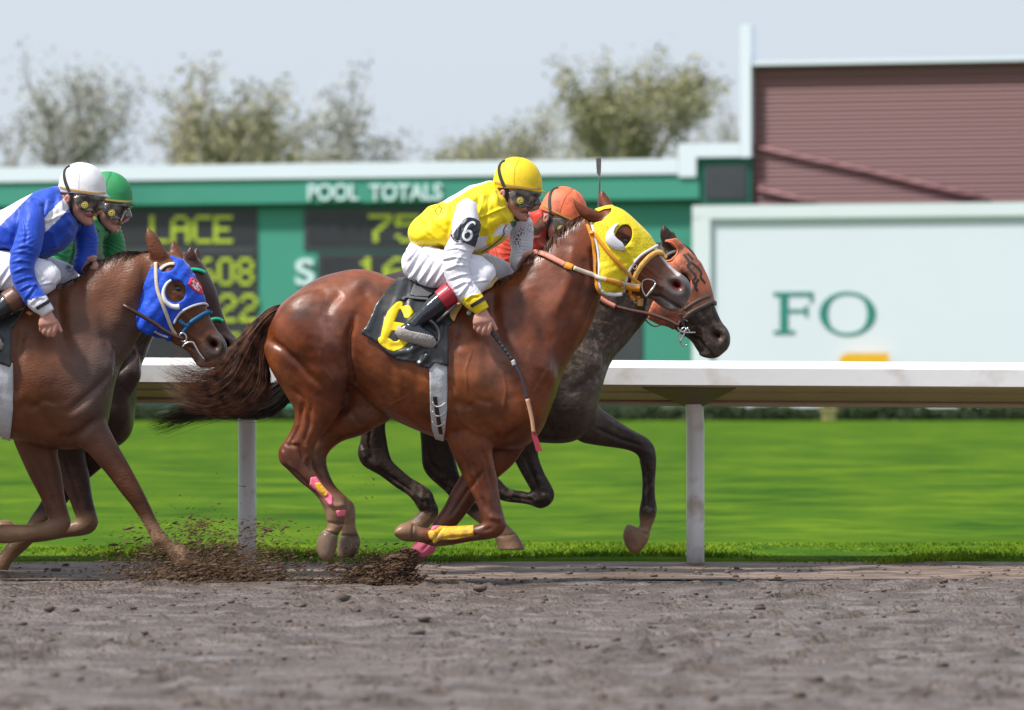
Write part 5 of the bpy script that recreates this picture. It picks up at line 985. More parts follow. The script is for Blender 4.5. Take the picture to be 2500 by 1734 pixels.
# grass blades along the near part of the infield
BLD = two_tone('grass_blades', (0.055, 0.125, 0.006), (0.155, 0.23, 0.012), 1.1, (.9, .6, .5), .75, (0.11, 0.18, 0.008), .0, 30)
rn = np.random.RandomState(11); n = 85000
yy = 2.5 + 3.6 * rn.rand(n) ** 1.5; xx = (rn.rand(n) * 2 - 1) * (D0 + yy) * 2900 / F; edge = np.exp(-((yy - 2.6) / .28) ** 2)
pn = np.array([noise.noise(Vector((a * .9, b * 1.1, 0))) for a, b in zip(xx, yy)]); hh = (.030 + .028 * rn.rand(n)) * np.clip((6.2 - yy) / 2.6, .05, 1) * np.clip(.55 + 1.3 * pn, .12, 1.5) * (1 + .25 * edge); ww = .0035 + .003 * rn.rand(n)
keep = ~((pn < -.05) & (rn.rand(n) < .75) | ((yy < 2.5 + .25 * np.clip(.5 + pn * 1.5 + .5 * np.sin(xx * 2.3), 0, 1)))); xx, yy, hh, ww = xx[keep], yy[keep], hh[keep], ww[keep]; n = len(xx)
z0 = np.array([prof(b) for b in yy]) + .008; ang = rn.rand(n) * 3.14; lx = rn.randn(n) * .018; ly = rn.randn(n) * .012; cx, sy = np.cos(ang) * ww, np.sin(ang) * ww
Vv = np.empty((n, 4, 3)); Vv[:, 0] = np.stack([xx - cx, yy - sy, z0], 1); Vv[:, 1] = np.stack([xx + cx, yy + sy, z0], 1)
Vv[:, 2] = np.stack([xx + lx * .4 + cx * .7, yy + ly * .4 + sy * .7, z0 + hh * .6], 1); Vv[:, 3] = np.stack([xx + lx, yy + ly, z0 + hh], 1)
me = bpy.data.meshes.new('grass'); me.from_pydata(Vv.reshape(-1, 3).tolist(), [], [f for i in range(n) for f in ((4 * i, 4 * i + 1, 4 * i + 2), (4 * i, 4 * i + 2, 4 * i + 3))]); me.materials.append(BLD)
gr = bpy.data.objects.new('grass', me); scn.collection.objects.link(gr); tag(gr, 'short bright green infield grass beyond the muddy verge', 'grass', kind='stuff')
# ---------------------------------------------------------------- running rail
WPT = mat('white_rail_paint', (0.80, 0.80, 0.80), .35, var=.05, vscale=2.5, bump=.08, bscale=20, dirt=((.55, .50, .42), .25, 3)); UND = mat('dirt_and_bounce_underside', (0.40, 0.30, 0.20), .7, var=.2, vscale=3); PST = mat('white_post', (0.80, 0.81, 0.84), .45, var=.08, vscale=6, dirt=((.42, .32, .22), .3, 5)); BRK = mat('brown_bracket', (0.13, 0.08, 0.05), .6)  # underside brown mixes dirt with bounced light put into the colour
rail = empty('running_rail', (0, 2.5, 0), 'white running rail on pale curved posts beside the muddy track', 'rail')
sl_ = -.0056
def extr(prof_, x0, x1, nm, m, closed=True):
    V = []; n = len(prof_)
    for x in (x0, x1):
        for (y, z) in prof_: V.append(Vector((x, y, z + sl_ * x)))
    Fc = [(i, (i + 1) % n, n + (i + 1) % n, n + i) for i in range(n)] + [tuple(range(n))[::-1], tuple(range(n, 2 * n))]
    return mesh_obj(nm, V, Fc, m, rail, False)
for k in range(-6, 7):
    x0 = -1.444 + 2.444 * k - 1.222 * 0
extr([(1.95, 1.008), (1.947, 1.098), (1.955, 1.106), (2.02, 1.134), (2.35, 1.142), (2.60, 1.06), (2.66, .95), (2.645, .95), (2.59, 1.045), (2.34, 1.126), (2.03, 1.118), (1.965, 1.094), (1.966, 1.008)], -30, 30, 'rail_cover', WPT)
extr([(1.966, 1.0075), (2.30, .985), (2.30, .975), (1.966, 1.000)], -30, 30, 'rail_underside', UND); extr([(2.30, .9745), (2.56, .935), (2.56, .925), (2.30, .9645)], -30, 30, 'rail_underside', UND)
extr([(2.56 + .022 * math.cos(t), .912 + .016 * math.sin(t)) for t in np.linspace(0, 2 * math.pi, 12, endpoint=False)], -30, 30, 'rail_pipe', mat('tan_pipe', (.42, .33, .24), .5))
for k in range(-5, 7):
    x = -1.444 + 2.444 * k
    C = [Vector((x, 2.58, z)) for z in (-.05, .3, .6, .78)] + [Vector((x - .004, 2.57, .86)), Vector((x - .01, 2.54, .90)), Vector((x - .015, 2.47, .925))]
    p = join_geo('post', [tube_geo(C, .049, 16)], PST, rail)
    V = [Vector((x - .30, 2.02, .995)), Vector((x + .20, 2.02, .995)), Vector((x + .03, 2.54, .905)), Vector((x - .05, 2.54, .905)), Vector((x - .30, 2.02, .985)), Vector((x + .20, 2.02, .985)), Vector((x + .03, 2.54, .885)), Vector((x - .05, 2.54, .885))]
    mesh_obj('bracket', V, [(0, 1, 2, 3), (7, 6, 5, 4), (0, 4, 5, 1), (1, 5, 6, 2), (2, 6, 7, 3), (3, 7, 4, 0)], BRK, rail, False)
# ---------------------------------------------------------------- tote board
pA, pB = W(379, 0, 120.0), W(1650, 0, 116.0); pA.z = pB.z = 0; eX = (pB - pA).normalized(); eN = Vector((eX.y, -eX.x, 0))
def on(u, off=0.0):                 # where the view line through column u meets the board's plane, `off` metres in front of it
    o = Vector((0, -D0, 0)); d = Vector(((u - UC) / F, 1, 0)); a = pA + eN * off; t = (a - o).dot(eN) / d.dot(eN); return o + d * t
def zz(u, v, off=0.0): p = on(u, off); return H + (VH - v) * (p.y + D0) / F
def slab(u0, u1, v0, v1, off, th, zt=None, zb=None):
    a, b = on(u0, off), on(u1, off); um = (u0 + u1) / 2; z1 = zz(um, v0, off) if zt is None else zt; z0 = zz(um, v1, off) if zb is None else zb; V = []
    for z in (z0, z1):
        for p in (a, b, b - eN * th, a - eN * th): V.append(Vector((p.x, p.y, z)))
    return V, [(0, 1, 5, 4), (1, 2, 6, 5), (2, 3, 7, 6), (3, 0, 4, 7), (4, 5, 6, 7), (3, 2, 1, 0)]
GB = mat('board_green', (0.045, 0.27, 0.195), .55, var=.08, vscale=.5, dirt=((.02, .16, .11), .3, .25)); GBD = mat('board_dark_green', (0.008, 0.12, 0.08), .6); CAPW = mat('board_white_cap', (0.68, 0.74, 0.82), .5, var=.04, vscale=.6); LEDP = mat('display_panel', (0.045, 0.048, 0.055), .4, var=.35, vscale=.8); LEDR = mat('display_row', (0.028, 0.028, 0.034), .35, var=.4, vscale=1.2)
LET = mat('pale_board_letters', (0.60, 0.76, 0.78), .5, var=.05); LIT = mat('lit_digits', (0.34, 0.42, 0.03), .5, var=.35, vscale=3, emit=(0.38, 0.48, 0.03), estr=.2)
tb_ = empty('tote_board', (pA.x + 6, pA.y, prof(110)), 'green tote board with white cap, unlit dark panels and yellow digits', 'scoreboard')
gz = .6
join_geo('board_panel', [slab(-420, 1850, 446, 1024, -.30, 1.2, None, gz)], GB, tb_, False)
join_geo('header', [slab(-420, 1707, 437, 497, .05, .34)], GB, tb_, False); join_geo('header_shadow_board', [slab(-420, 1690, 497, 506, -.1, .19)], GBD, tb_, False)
join_geo('white_cap', [slab(-430, 1655, 401, 437, .12, 1.4)], CAPW, tb_, False); join_geo('white_cap', [slab(1656, 1806, 350, 384, .12, 1.4)], CAPW, tb_, False); join_geo('white_cap', [slab(1656, 1699, 384.5, 432, .12, 1.4)], CAPW, tb_, False)
join_geo('corner_box', [slab(1700, 1834, 385, 500, -.02, 1.1)], GBD, tb_, False); join_geo('corner_screen', [slab(1722, 1822, 404, 486, .02, .03)], LEDP, tb_, False)
join_geo('side_post', [slab(1807, 1833, 60, 384, .13, .5)], CAPW, tb_, False)
Lp = join_geo('display', [slab(-300, 628, 508, 990, -.26, .03, None, None)], LEDP, tb_, False); Rp = join_geo('display', [slab(742, 1185, 508, 610, -.26, .03)], LEDP, tb_, False); Rp2 = join_geo('display', [slab(776, 1185, 616, 990, -.26, .03)], LEDP, tb_, False); join_geo('display', [slab(1300, 1568, 778, 990, -.26, .03)], LEDP, tb_, False)
rows = [(518, 600), (622, 702), (710, 793), (806, 875)]
for v0, v1 in rows: join_geo('display_row', [slab(-280, 618, v0, v1, -.24, .018)], LEDR, Lp, False)
join_geo('display_row', [slab(752, 1176, 522, 596, -.24, .018)], LEDR, Rp, False); join_geo('display_row', [slab(786, 1176, 626, 700, -.24, .018)], LEDR, Rp2, False)
G5 = {'L': '10000 10000 10000 10000 10000 10000 11111', 'A': '01110 10001 10001 11111 10001 10001 10001', 'C': '01111 10000 10000 10000 10000 10000 01111', 'E': '11111 10000 10000 11110 10000 10000 11111',
      '7': '11111 00001 00010 00100 01000 01000 01000', '5': '11111 10000 11110 00001 00001 10001 01110', '1': '00100 01100 00100 00100 00100 00100 01110', '6': '00110 01000 10000 11110 10001 10001 01110', '0': '01110 10001 10001 10001 10001 10001 01110', '8': '01110 10001 10001 01110 10001 10001 01110', '2': '01110 10001 00001 00110 01000 10000 11111'}
def led(txt, u0, pitch, w, v0, v1, par):
    for i, ch in enumerate(txt):
        if ch == ' ': continue
        gs = []; rws = G5[ch].split()
        for r in range(7):
            for c in range(5):
                if rws[r][c] == '1': a = u0 + i * pitch + c * w / 5; h = (v1 - v0) / 7; gs.append(slab(a - .8, a + w / 5 + .8, v0 + r * h + .4, v0 + (r + 1) * h - .4, -.22, .018))
        o = join_geo('lit_letter' if ch.isalpha() else 'lit_digit', gs, LIT, par, False)
led('LACE', 366, 52, 45, 526, 594, Lp); led('608', 483, 48, 40, 629, 697, Lp); led('22', 534, 52, 42, 717, 787, Lp); led('2', 552, 50, 40, 812, 872, Lp); led('75', 900, 66, 56, 523, 592, Rp); led('16', 870, 66, 56, 628, 697, Rp2)
def text_obj(txt, u, v0, v1, w, m, off, name, parent):
    cu = bpy.data.curves.new('t', 'FONT'); cu.body = txt; cu.offset = .018; cu.extrude = .03; o = bpy.data.objects.new('t', cu); scn.collection.objects.link(o)
    dg = bpy.context.evaluated_depsgraph_get(); me = bpy.data.meshes.new_from_object(o.evaluated_get(dg)); bpy.data.objects.remove(o)
    co = np.array([v.co[:] for v in me.vertices]); x0, x1, y0, y1 = co[:, 0].min(), co[:, 0].max(), co[:, 1].min(), co[:, 1].max(); a, b = on(u, off), on(u + w, off); zt, zb = zz(u + w / 2, v0, off), zz(u + w / 2, v1, off)
    for vt in me.vertices:
        t = (vt.co.x - x0) / (x1 - x0); p = a + (b - a) * t + eN * vt.co.z; vt.co = Vector((p.x, p.y, zb + (zt - zb) * (vt.co.y - y0) / (y1 - y0)))
    me.materials.clear(); me.materials.append(m); o = bpy.data.objects.new(name, me); return link(o, parent)
for wd, u, w in (('POOL', 752, 124), ('TOTALS', 902, 178)): text_obj(wd, u, 449, 490, w, LET, .10, 'header_lettering', tb_)
text_obj('S', 722, 632, 697, 46, LET, -.24, 'panel_letter', tb_)
# ---------------------------------------------------------------- white billboard, maroon building
bb = empty('billboard', on(1900, 1.5) + Vector((0, 0, .5)), 'white framed billboard with the green letters FO', 'billboard'); OB = 1.6
BW = mat('billboard_white', (0.64, 0.69, 0.76), .5, var=.03, vscale=.4); BF = mat('billboard_frame', (0.64, 0.70, 0.73), .5, var=.05, vscale=.6); BG = mat('billboard_green', (0.02, 0.21, 0.17), .5)
join_geo('panel', [slab(1736, 2640, 530, 1005, OB - .12, .2)], BW, bb, False)
for r in ((1690, 2680, 497, 530), (1690, 2680, 1005.5, 1030)): join_geo('frame_rail', [slab(r[0], r[1], r[2], r[3], OB, .35)], BF, bb, False)
for r in ((1690, 1734, 530.5, 1005), (2641, 2680, 530.5, 1005)): join_geo('frame_rail', [slab(r[0], r[1], r[2], r[3], OB, .35)], BF, bb, False)
o2 = OB - .10
join_geo('letter', [slab(1904, 1924, 714, 814, o2, .03), slab(1888, 1940, 807, 815, o2 + .004, .03), slab(1888, 1985, 713, 722, o2 + .004, .03), slab(1924.2, 1972, 755, 763, o2, .03), slab(1977, 1985, 722.2, 738, o2, .03), slab(1965, 1972, 746, 755, o2 + .004, .03), slab(1965, 1972, 763.2, 773, o2 + .004, .03)], BG, bb, False)
V = []; Fc = []; NO = 48
for i in range(NO):
    t = 2 * math.pi * i / NO; ct, st = math.cos(t), math.sin(t)
    for (ru, rv, of) in ((69, 54, o2), (69 - 7 - 14 * abs(ct) ** 1.3, 54 - 7, o2), (69 - 7 - 14 * abs(ct) ** 1.3, 47, o2 - .02), (69, 54, o2 - .02)):
        u = 2069 + ru * ct; v = 766 + rv * st; p = on(u, of); V.append(Vector((p.x, p.y, zz(u, v, of))))
for i in range(NO):
    for q in range(4): Fc.append((i * 4 + q, i * 4 + (q + 1) % 4, ((i + 1) % NO) * 4 + (q + 1) % 4, ((i + 1) % NO) * 4 + q))
mesh_obj('letter', V, Fc, BG, bb, False)
ym = mat('amber_panel', (0.75, 0.42, 0.01), .5); V = []; pts = [(2170, 862), (2070, 862), (2058, 866), (2050, 876), (2047, 890), (2047, 985), (2170, 985)]
for of in (OB + .10, OB + .02):
    for u, v in pts: p = on(u, of); V.append(Vector((p.x, p.y, zz(u, v, of))))
n_ = len(pts); mesh_obj('amber_plate', V, [tuple(range(n_)), tuple(range(n_, 2 * n_))[::-1]] + [(i, i + n_, (i + 1) % n_ + n_, (i + 1) % n_) for i in range(n_)], ym, bb, False)
MB_ = empty('maroon_building', on(2200, -2.0), 'maroon ribbed building rising behind the white billboard', 'building'); MRN = mat('maroon_siding', (0.27, 0.125, 0.135), .6, var=.12, vscale=.25)
m_, nt_, bs_ = nodes_of('maroon_ribbed'); tc_ = nt_.nodes.new('ShaderNodeTexCoord'); wv = nt_.nodes.new('ShaderNodeTexWave'); wv.bands_direction = 'Z'; wv.inputs['Scale'].default_value = 1.5; nt_.links.new(tc_.outputs['Object'], wv.inputs['Vector'])
mx_ = nt_.nodes.new('ShaderNodeMix'); mx_.data_type = 'RGBA'; mx_.inputs['A'].default_value = (0.15, 0.060, 0.066, 1); mx_.inputs['B'].default_value = (0.24, 0.115, 0.12, 1); nt_.links.new(wv.outputs['Fac'], mx_.inputs['Factor']); nt_.links.new(mx_.outputs['Result'], bs_.inputs['Base Color']); bs_.inputs['Roughness'].default_value = .6
V = []; Fc = []; a, b = on(1835, -.2), on(2900, -.2); zt, zb = zz(2100, 150, 0), .4; nr = 170
for i in range(nr + 1):
    z = zb + (zt - zb) * i / nr; d = .03 if i % 2 else 0
    for p in (a, b): V.append(Vector((p.x, p.y, z)) + eN * d)
for i in range(nr): Fc.append((2 * i, 2 * i + 1, 2 * i + 3, 2 * i + 2))
wall = mesh_obj('ribbed_wall', V, Fc, m_, MB_, False); join_geo('building_core', [slab(1836, 2900, 150, 1024, -.25, 14, zt, .3)], MRN, MB_, False); join_geo('roof_edge', [slab(1834, 2920, 140, 150, .1, 14.5)], CAPW, MB_, False)
for q in ([(1838, 357), (1960, 385), (2120, 418), (2260, 452), (2420, 489)], [(1850, 462), (1960, 488), (1990, 492)]):  # added sloping tubes stand in for diagonal shadows on the wall
    C = [on(u, -.1) + Vector((0, 0, zz(u, v, -.1))) for u, v in q]; join_geo('sloping_shadow_strip', [tube_geo(C, .05, 6)], MRN, MB_)
# ---------------------------------------------------------------- hedge, small box, trees
LF = [mat('hedge_leaves', (0.030, 0.055, 0.012), .7, var=.5, vscale=1.2)]
def leaves(n, posf, size, m, name, parent, seed, flat=0.0):
    rr = np.random.RandomState(seed); P = posf(n, rr); s = size * (.6 + .8 * rr.rand(len(P))); d1 = rr.randn(len(P), 3); d1 /= np.linalg.norm(d1, axis=1)[:, None]; d2 = np.cross(d1, rr.randn(len(P), 3)); d2 /= np.linalg.norm(d2, axis=1)[:, None]
    a = P + d1 * s[:, None]; b = P + d2 * s[:, None] * .6; c = P - d1 * s[:, None]; d = P - d2 * s[:, None] * .6; Vv = np.stack([a, b, c, d], 1).reshape(-1, 3)
    return mesh_obj(name, Vv.tolist(), [(4 * i, 4 * i + 1, 4 * i + 2, 4 * i + 3) for i in range(len(P))], m, parent, False)
hg = empty('hedge', (0, 104, .7), 'low dark green hedge along the foot of the tote board', 'hedge')
def hp(n, rr): x = (rr.rand(n) * 2 - 1) * 26; h = .62 + .12 * np.sin(x * 1.7) + .1 * np.sin(x * 4.1 + 1); return np.stack([x, 103.5 + rr.rand(n) * 1.2, .62 + h * rr.rand(n) ** .8 * .75], 1)
leaves(26000, hp, .06, LF[0], 'foliage', hg, 3); join_geo('stems', [box_geo(-26, 26, 103.9, 104.4, .5, 1.0)], mat('hedge_core', (.02, .03, .01), .9), hg, False)
cb = empty('wooden_box', W(2024, 1022, 96), 'small pale wooden box on the grass in front of the hedge', 'box'); CW = mat('pale_wood', (.50, .40, .18), .7)
q0, q1 = W(2009, 1026, 96), W(2040, 1003, 96); join_geo('box_body', [box_geo(q0.x, q1.x, 96, 96.3, q0.z, q1.z)], CW, cb, False); q0, q1 = W(2002, 1002.6, 95.95), W(2046, 998, 95.95); join_geo('lid', [box_geo(q0.x, q1.x, 95.93, 96.35, q0.z, q1.z)], CW, cb, False)
BARK = mat('pale_bark', (0.30, 0.265, 0.25), .8, var=.3, vscale=1); TL = [mat('olive_spring_leaves', (0.26, 0.25, 0.12), .7, var=.35, vscale=.5), mat('grey_green_leaves', (0.34, 0.34, 0.28), .7, var=.3, vscale=.5), mat('tawny_leaves', (0.42, 0.32, 0.18), .7, var=.3, vscale=.5)]
def tree(u, y, vtop, width, m, label, seed, dens=1.0, lsize=.085):
    rr = random.Random(seed); base = W(u, 1000, y); base.z = .65; s = (D0 + y) / F; hgt = (VH - vtop) * s - .65; root = empty('tree', base, label, 'tree', 'trees beyond the tote board'); geos = []; tips = []
    def br(p, d, L, r, lev):
        C = [p]; q = p.copy(); dd = d.copy()
        for i in range(5): dd = (dd + Vector((rr.gauss(0, .14), rr.gauss(0, .14), rr.gauss(.03, .08)))).normalized(); q = q + dd * L / 5; C.append(q.copy())
        geos.append(tube_geo(C, lambda t: r * (1 - .6 * t), 6 if lev < 2 else 4))
        if lev >= 2: tips.extend(C[2:])
        if lev < 4:
            for k in range(4 if lev < 2 else 3):
                a = rr.uniform(0, 6.28); sp_ = rr.uniform(.35, .9); nd = (dd + Vector((math.cos(a) * sp_, math.sin(a) * sp_, rr.uniform(-.05, .35)))).normalized(); br(C[rr.choice((3, 4, 5))], nd, L * rr.uniform(.55, .75), r * .5, lev + 1)
    br(base, Vector((0, 0, 1)), hgt * .42, hgt * .034, 0)
    xs = [t.x - base.x for t in tips]; zs = [t.z for t in tips]; fx = width * s / (max(xs) - min(xs)); fz = hgt / (max(zs) - base.z)
    def fit(v): return Vector((base.x + (v.x - base.x) * fx, v.y, base.z + (v.z - base.z) * fz))
    join_geo('trunk', [([fit(v) for v in g[0]], g[1]) for g in geos], BARK, root)
    T_ = np.array([fit(t) for t in tips])
    def pf(n, r2): k = r2.randint(0, len(T_), n); return T_[k] + r2.randn(n, 3) * np.array([.36, .36, .26]) * (hgt / 14)
    leaves(int(6000 * dens), pf, lsize, m, 'crown', root, seed)
for a in ((395, 150, 90, 330, TL[0], 'olive leafed tree at the left end of the tote board', 1, .9), (560, 190, 150, 420, TL[1], 'thin grey tree with few leaves, second from the left over the tote board', 2, .35), (742, 165, 110, 300, TL[1], 'grey green tree over the words on the tote board', 3, .75), (300, 230, 170, 460, TL[2], 'tawny tree low behind the left end of the tote board', 4, .5),
          (1290, 180, 200, 330, TL[0], 'olive tree low behind the yellow helmet', 5, .8), (1600, 165, 60, 400, TL[0], 'dense olive tree left of the white post', 6, 1.7), (1440, 210, 170, 340, TL[1], 'pale grey green tree between the helmets and the dense olive tree', 7, .8), (1745, 240, 180, 260, TL[1], 'thin pale tree right behind the white post', 8, .4), (100, 170, 60, 420, TL[1], 'tall grey green tree at the far left', 9, .6), (660, 200, 190, 380, TL[0], 'sparse olive tree filling the gap left of the header words', 10, .6), (1180, 210, 240, 260, TL[1], 'low pale tree left of the yellow helmet', 11, .6)):
    tree(*a)
# ---------------------------------------------------------------- flying mud
MDM = mat('wet_mud', (0.125, 0.078, 0.050), .85, spec=.08, var=.4, vscale=40, bump=.4, bscale=90); MDL = mat('pale_mud', (0.22, 0.165, 0.13), .6, var=.3, vscale=30)
ICO = bmesh.new(); bmesh.ops.create_icosphere(ICO, subdivisions=1, radius=1.0); icv = [v.co.copy() for v in ICO.verts]; icf = [tuple(v.index for v in f.verts) for f in ICO.faces]; ICO.free()
OCT = np.array([(1, 0, 0), (-1, 0, 0), (0, 1, 0), (0, -1, 0), (0, 0, 1), (0, 0, -1)], float); OCF = [(0, 2, 4), (2, 1, 4), (1, 3, 4), (3, 0, 4), (2, 0, 5), (1, 2, 5), (3, 1, 5), (0, 3, 5)]
def clods(name, label, spec, m, seed):
    rr = random.Random(seed); r2 = np.random.RandomState(seed); V = []; Fc = []; b0 = 0
    for (n, fu, size, y0_, dy, ang) in spec:
        for big in (0, 1):
            k = int(n * (.16 if big else 3.6)); B = np.array([v[:] for v in icv]) if big else OCT; F_ = icf if big else OCF
            uv = np.array([fu(rr) for _ in range(k)]); y = y0_ + r2.randn(k) * dy; sc_ = (D0 + y) / F; C = np.stack([(uv[:, 0] - UC) * sc_, y, np.maximum(.003, H + (VH - uv[:, 1]) * sc_)], 1)
            s = (size * .8 if big else size * .36) * np.exp(r2.randn(k) * .5) * K; st = r2.uniform(1.3, 4.2, k); a_ = np.radians(ang + r2.randn(k) * 13); J = r2.uniform(.65, 1.35, (k, len(B)))
            X = B[None, :, 0] * (s * st)[:, None] * J; Z = B[None, :, 2] * s[:, None] * J * .8; Y = B[None, :, 1] * s[:, None] * J; ca, sa = np.cos(a_)[:, None], np.sin(a_)[:, None]
            P = np.stack([X * ca - Z * sa, Y, X * sa + Z * ca], 2) + C[:, None, :]; V.extend(P.reshape(-1, 3).tolist()); nb_ = len(B)
            Fc.extend([(b0 + i * nb_ + f[0], b0 + i * nb_ + f[1], b0 + i * nb_ + f[2]) for i in range(k) for f in F_]); b0 += k * nb_
    o = mesh_obj(name, V, Fc, m); return tag(o, label, 'mud', kind='stuff')
def plume(x0, y0, x1, y1, w):
    def f(r): t = r.random() ** .7; return (x0 + (x1 - x0) * t + r.gauss(0, w * (.35 + t)), y0 + (y1 - y0) * t + r.gauss(0, w * .45 * (.4 + t)))
    return f
clods('mud_spray', 'dark wet mud thrown up round the chestnut horse planted hoof', [(2600, plume(1006, 1345, 905, 1442, 30), 2.6, .08, .06, 12), (2000, plume(985, 1370, 860, 1420, 44), 2.1, .08, .12, 8), (300, plume(940, 1370, 850, 1340, 40), 1.2, .1, .2, 5), (260, lambda r: (960 + r.gauss(0, 70), 1428 - abs(r.gauss(0, 12))), 2.6, .0, .14, 4)], MDM, 1)
clods('mud_spray', 'brown mud thrown up in front of the leading foot of the horse in the blue hood', [(3800, lambda r: (480 + r.gauss(0, 105), 1430 - abs(r.gauss(0, 62))), 2.3, .55, .25, 6), (900, lambda r: (610 + r.gauss(0, 80), 1422 - abs(r.gauss(0, 48))), 1.7, .5, .3, 4), (160, lambda r: (480 + r.gauss(0, 24), 1283 + r.gauss(0, 11)), 1.8, .5, .05, 0), (160, lambda r: (650 + r.gauss(0, 28), 1292 + r.gauss(0, 14)), 1.5, .5, .05, -10)], MDM, 2)
clods('mud_spray', 'fine specks of mud flying between the rail posts', [(60, lambda r: (380 + 480 * r.random(), 1100 + 260 * r.random() ** .6), 1.0, .4, .3, -20), (16, lambda r: (860 + 60 * r.random(), 1130 + 90 * r.random()), 1.3, .2, .2, -55), (14, lambda r: (1150 + 700 * r.random(), 1180 + 220 * r.random()), .9, .2, .3, 0)], MDM, 3)
rr = random.Random(8)
for (cu_, cv_, y_, lab) in ((955, 1424, .09, 'mound of churned mud under the chestnut horse planted hoof'), (455, 1408, .5, 'mound of churned mud under the blue hooded horse leading foot')):
    mh = Sculpt(0.0)
    for _ in range(26): mh.ell(cu_ + rr.gauss(0, 34), cv_ + 6 + rr.gauss(0, 5), y_ / K + rr.gauss(0, 28), rr.uniform(8, 20), rr.uniform(3, 7), rr.uniform(8, 20), rr.uniform(-20, 20), n=8)
    o = mh.build('mud_mound', .006, 3, MDM, None, lambda co, no, uv: no * np.array([noise.noise(Vector(c) * 40) * .006 for c in co])[:, None], None, post=0); tag(o, lab, 'mud')

MDS = mat('splashed_mud', (0.105, 0.064, 0.040), .7, spec=.15, var=.5, vscale=14, bump=.8, bscale=30, bstretch=(.5, 1, 2.5))
for (lab, N_, fn) in (('solid streak of mud splashing back from the chestnut planted hoof', 80, lambda t: (1004 - 120 * t + rr.gauss(0, 6 + 22 * t), 1348 + 84 * t + rr.gauss(0, 5 + 11 * t), .03, 5 + 11 * t)),
                      ('low wave of mud splashing round the blue hooded horse leading foot', 110, lambda t: (400 + 270 * t + rr.gauss(0, 22), 1424 - abs(rr.gauss(0, 26)) * (1 - .5 * t), .42, 10 - 3 * t))):
    ms_ = Sculpt(0.0)
    for i in range(N_):
        a, b_, y_, r_ = fn((i + .5) / N_); ms_.ell(a, b_, y_ / K + rr.gauss(0, 22), r_ * rr.uniform(1.6, 3.6), r_ * rr.uniform(.25, .7), r_ * rr.uniform(.6, 1.2), rr.gauss(-12, 12), n=8)
    o = ms_.build('mud_splash', .0055, 2, MDS, None, lambda co, no, uv: no * np.array([noise.noise(Vector((c[0] * 22, c[1] * 50, c[2] * 60))) * .010 for c in co])[:, None], None, post=0); tag(o, lab, 'mud', kind='stuff')

rl = random.Random(33); rq = np.random.RandomState(33); V = []; Fc = []; b0 = 0; B = np.array([v[:] for v in icv])
for i in range(7500):
    y = rl.uniform(-13.2, 2.3); x = rl.uniform(-4.2, 4.2); s = .005 * rl.lognormvariate(0, .6); P = B * s * np.array([1.3, 1.1, .7]) * rq.uniform(.6, 1.4, (len(B), 1)) + np.array([x, y, (tz(x, y) if y < .7 else rz(x, y)) + s * .25])
    V.extend(P.tolist()); Fc.extend([tuple(q + b0 for q in f) for f in icf]); b0 += len(B)
tag(mesh_obj('dirt_crumbs', V, Fc, mat('track_crumb', (.11, .083, .07), .7, spec=.2, var=.4, vscale=8)), 'small loose crumbs of dirt scattered over the track', 'dirt', kind='stuff')
# ---------------------------------------------------------------- the two following horses
def mapL(L, T, sc, y=None): return ([(*T(r[0], r[1]), *T(r[2], r[3]), r[4] * sc) for r in L[0]], (L[1] if y is None else y))
YB = .6; TbB = lambda u, v: (350 + (u - 1416) * .979, 1010 + (v - 1010) * .979); ThB = rot_map(1527, 589, 434, 706, 16, .979)
NFB = ([(240, 940, 130, 990, 44), (256, 1020, 165, 1060, 40), (285, 1080, 218, 1110, 31), (318, 1140, 262, 1160, 25), (345, 1190, 297, 1206, 24), (360, 1220, 318, 1232, 20), (378, 1258, 343, 1268, 16), (393, 1288, 361, 1300, 16), (410, 1310, 372, 1326, 20), (428, 1326, 394, 1345, 17), (448, 1332, 410, 1358, 22), (466, 1346, 424, 1376, 30), (480, 1372, 428, 1390, 33)], -45)
earsB = [([(358, 552, 361, 554, 2, -28), (353, 578, 381, 570, 8, -30), (358, 604, 398, 598, 12, -28), (368, 628, 411, 622, 13, -26), (378, 648, 414, 642, 13, -20)], -1), ([(422, 584, 425, 586, 2, 26), (413, 602, 436, 598, 7, 28), (410, 620, 444, 612, 11, 26), (412, 640, 450, 632, 12, 20)], 1)]
CB = darkcoat((0.135, 0.045, 0.018), (0.085, 0.062, 0.055), MUD); CB4 = darkcoat((0.050, 0.020, 0.014), (0.055, 0.036, 0.032), MUD)
hB, SBb = make_horse('race_horse', 'bay horse in a blue hood with white trim, chasing at the left', YB, TbB, ThB, .979, [NFB, mapL(NF6, TbB, .979, 45), mapL(NH6, TbB, .979), mapL(FH6, TbB, .979)], earsB, CB, COATB, EYE, .007)
Y4 = 1.38; Tb4 = lambda u, v: (412 + (u - 1416) * .953, 1010 + (v - 1010) * .953 + 6); Th4 = rot_map(1651, 665, 562, 812, 19, .953)
ears4 = [([(467, 597, 469, 599, 2, -26), (453, 614, 474, 610, 7, -26), (448, 632, 482, 626, 11, -24), (448, 652, 488, 644, 12, -18)], -1), ([(482, 600, 484, 602, 2, 26), (470, 616, 488, 612, 7, 26), (466, 640, 492, 632, 11, 20)], 1)]
h4, S4 = make_horse('race_horse', 'dark brown horse with a green bridle, furthest back and half hidden by the blue hood', Y4, Tb4, Th4, .953, [mapL(NF6, Tb4, .953), mapL(FF6, Tb4, .953), mapL(NH6, Tb4, .953), mapL(FH6, Tb4, .953)], ears4, CB4, COATB, EYE, .008)
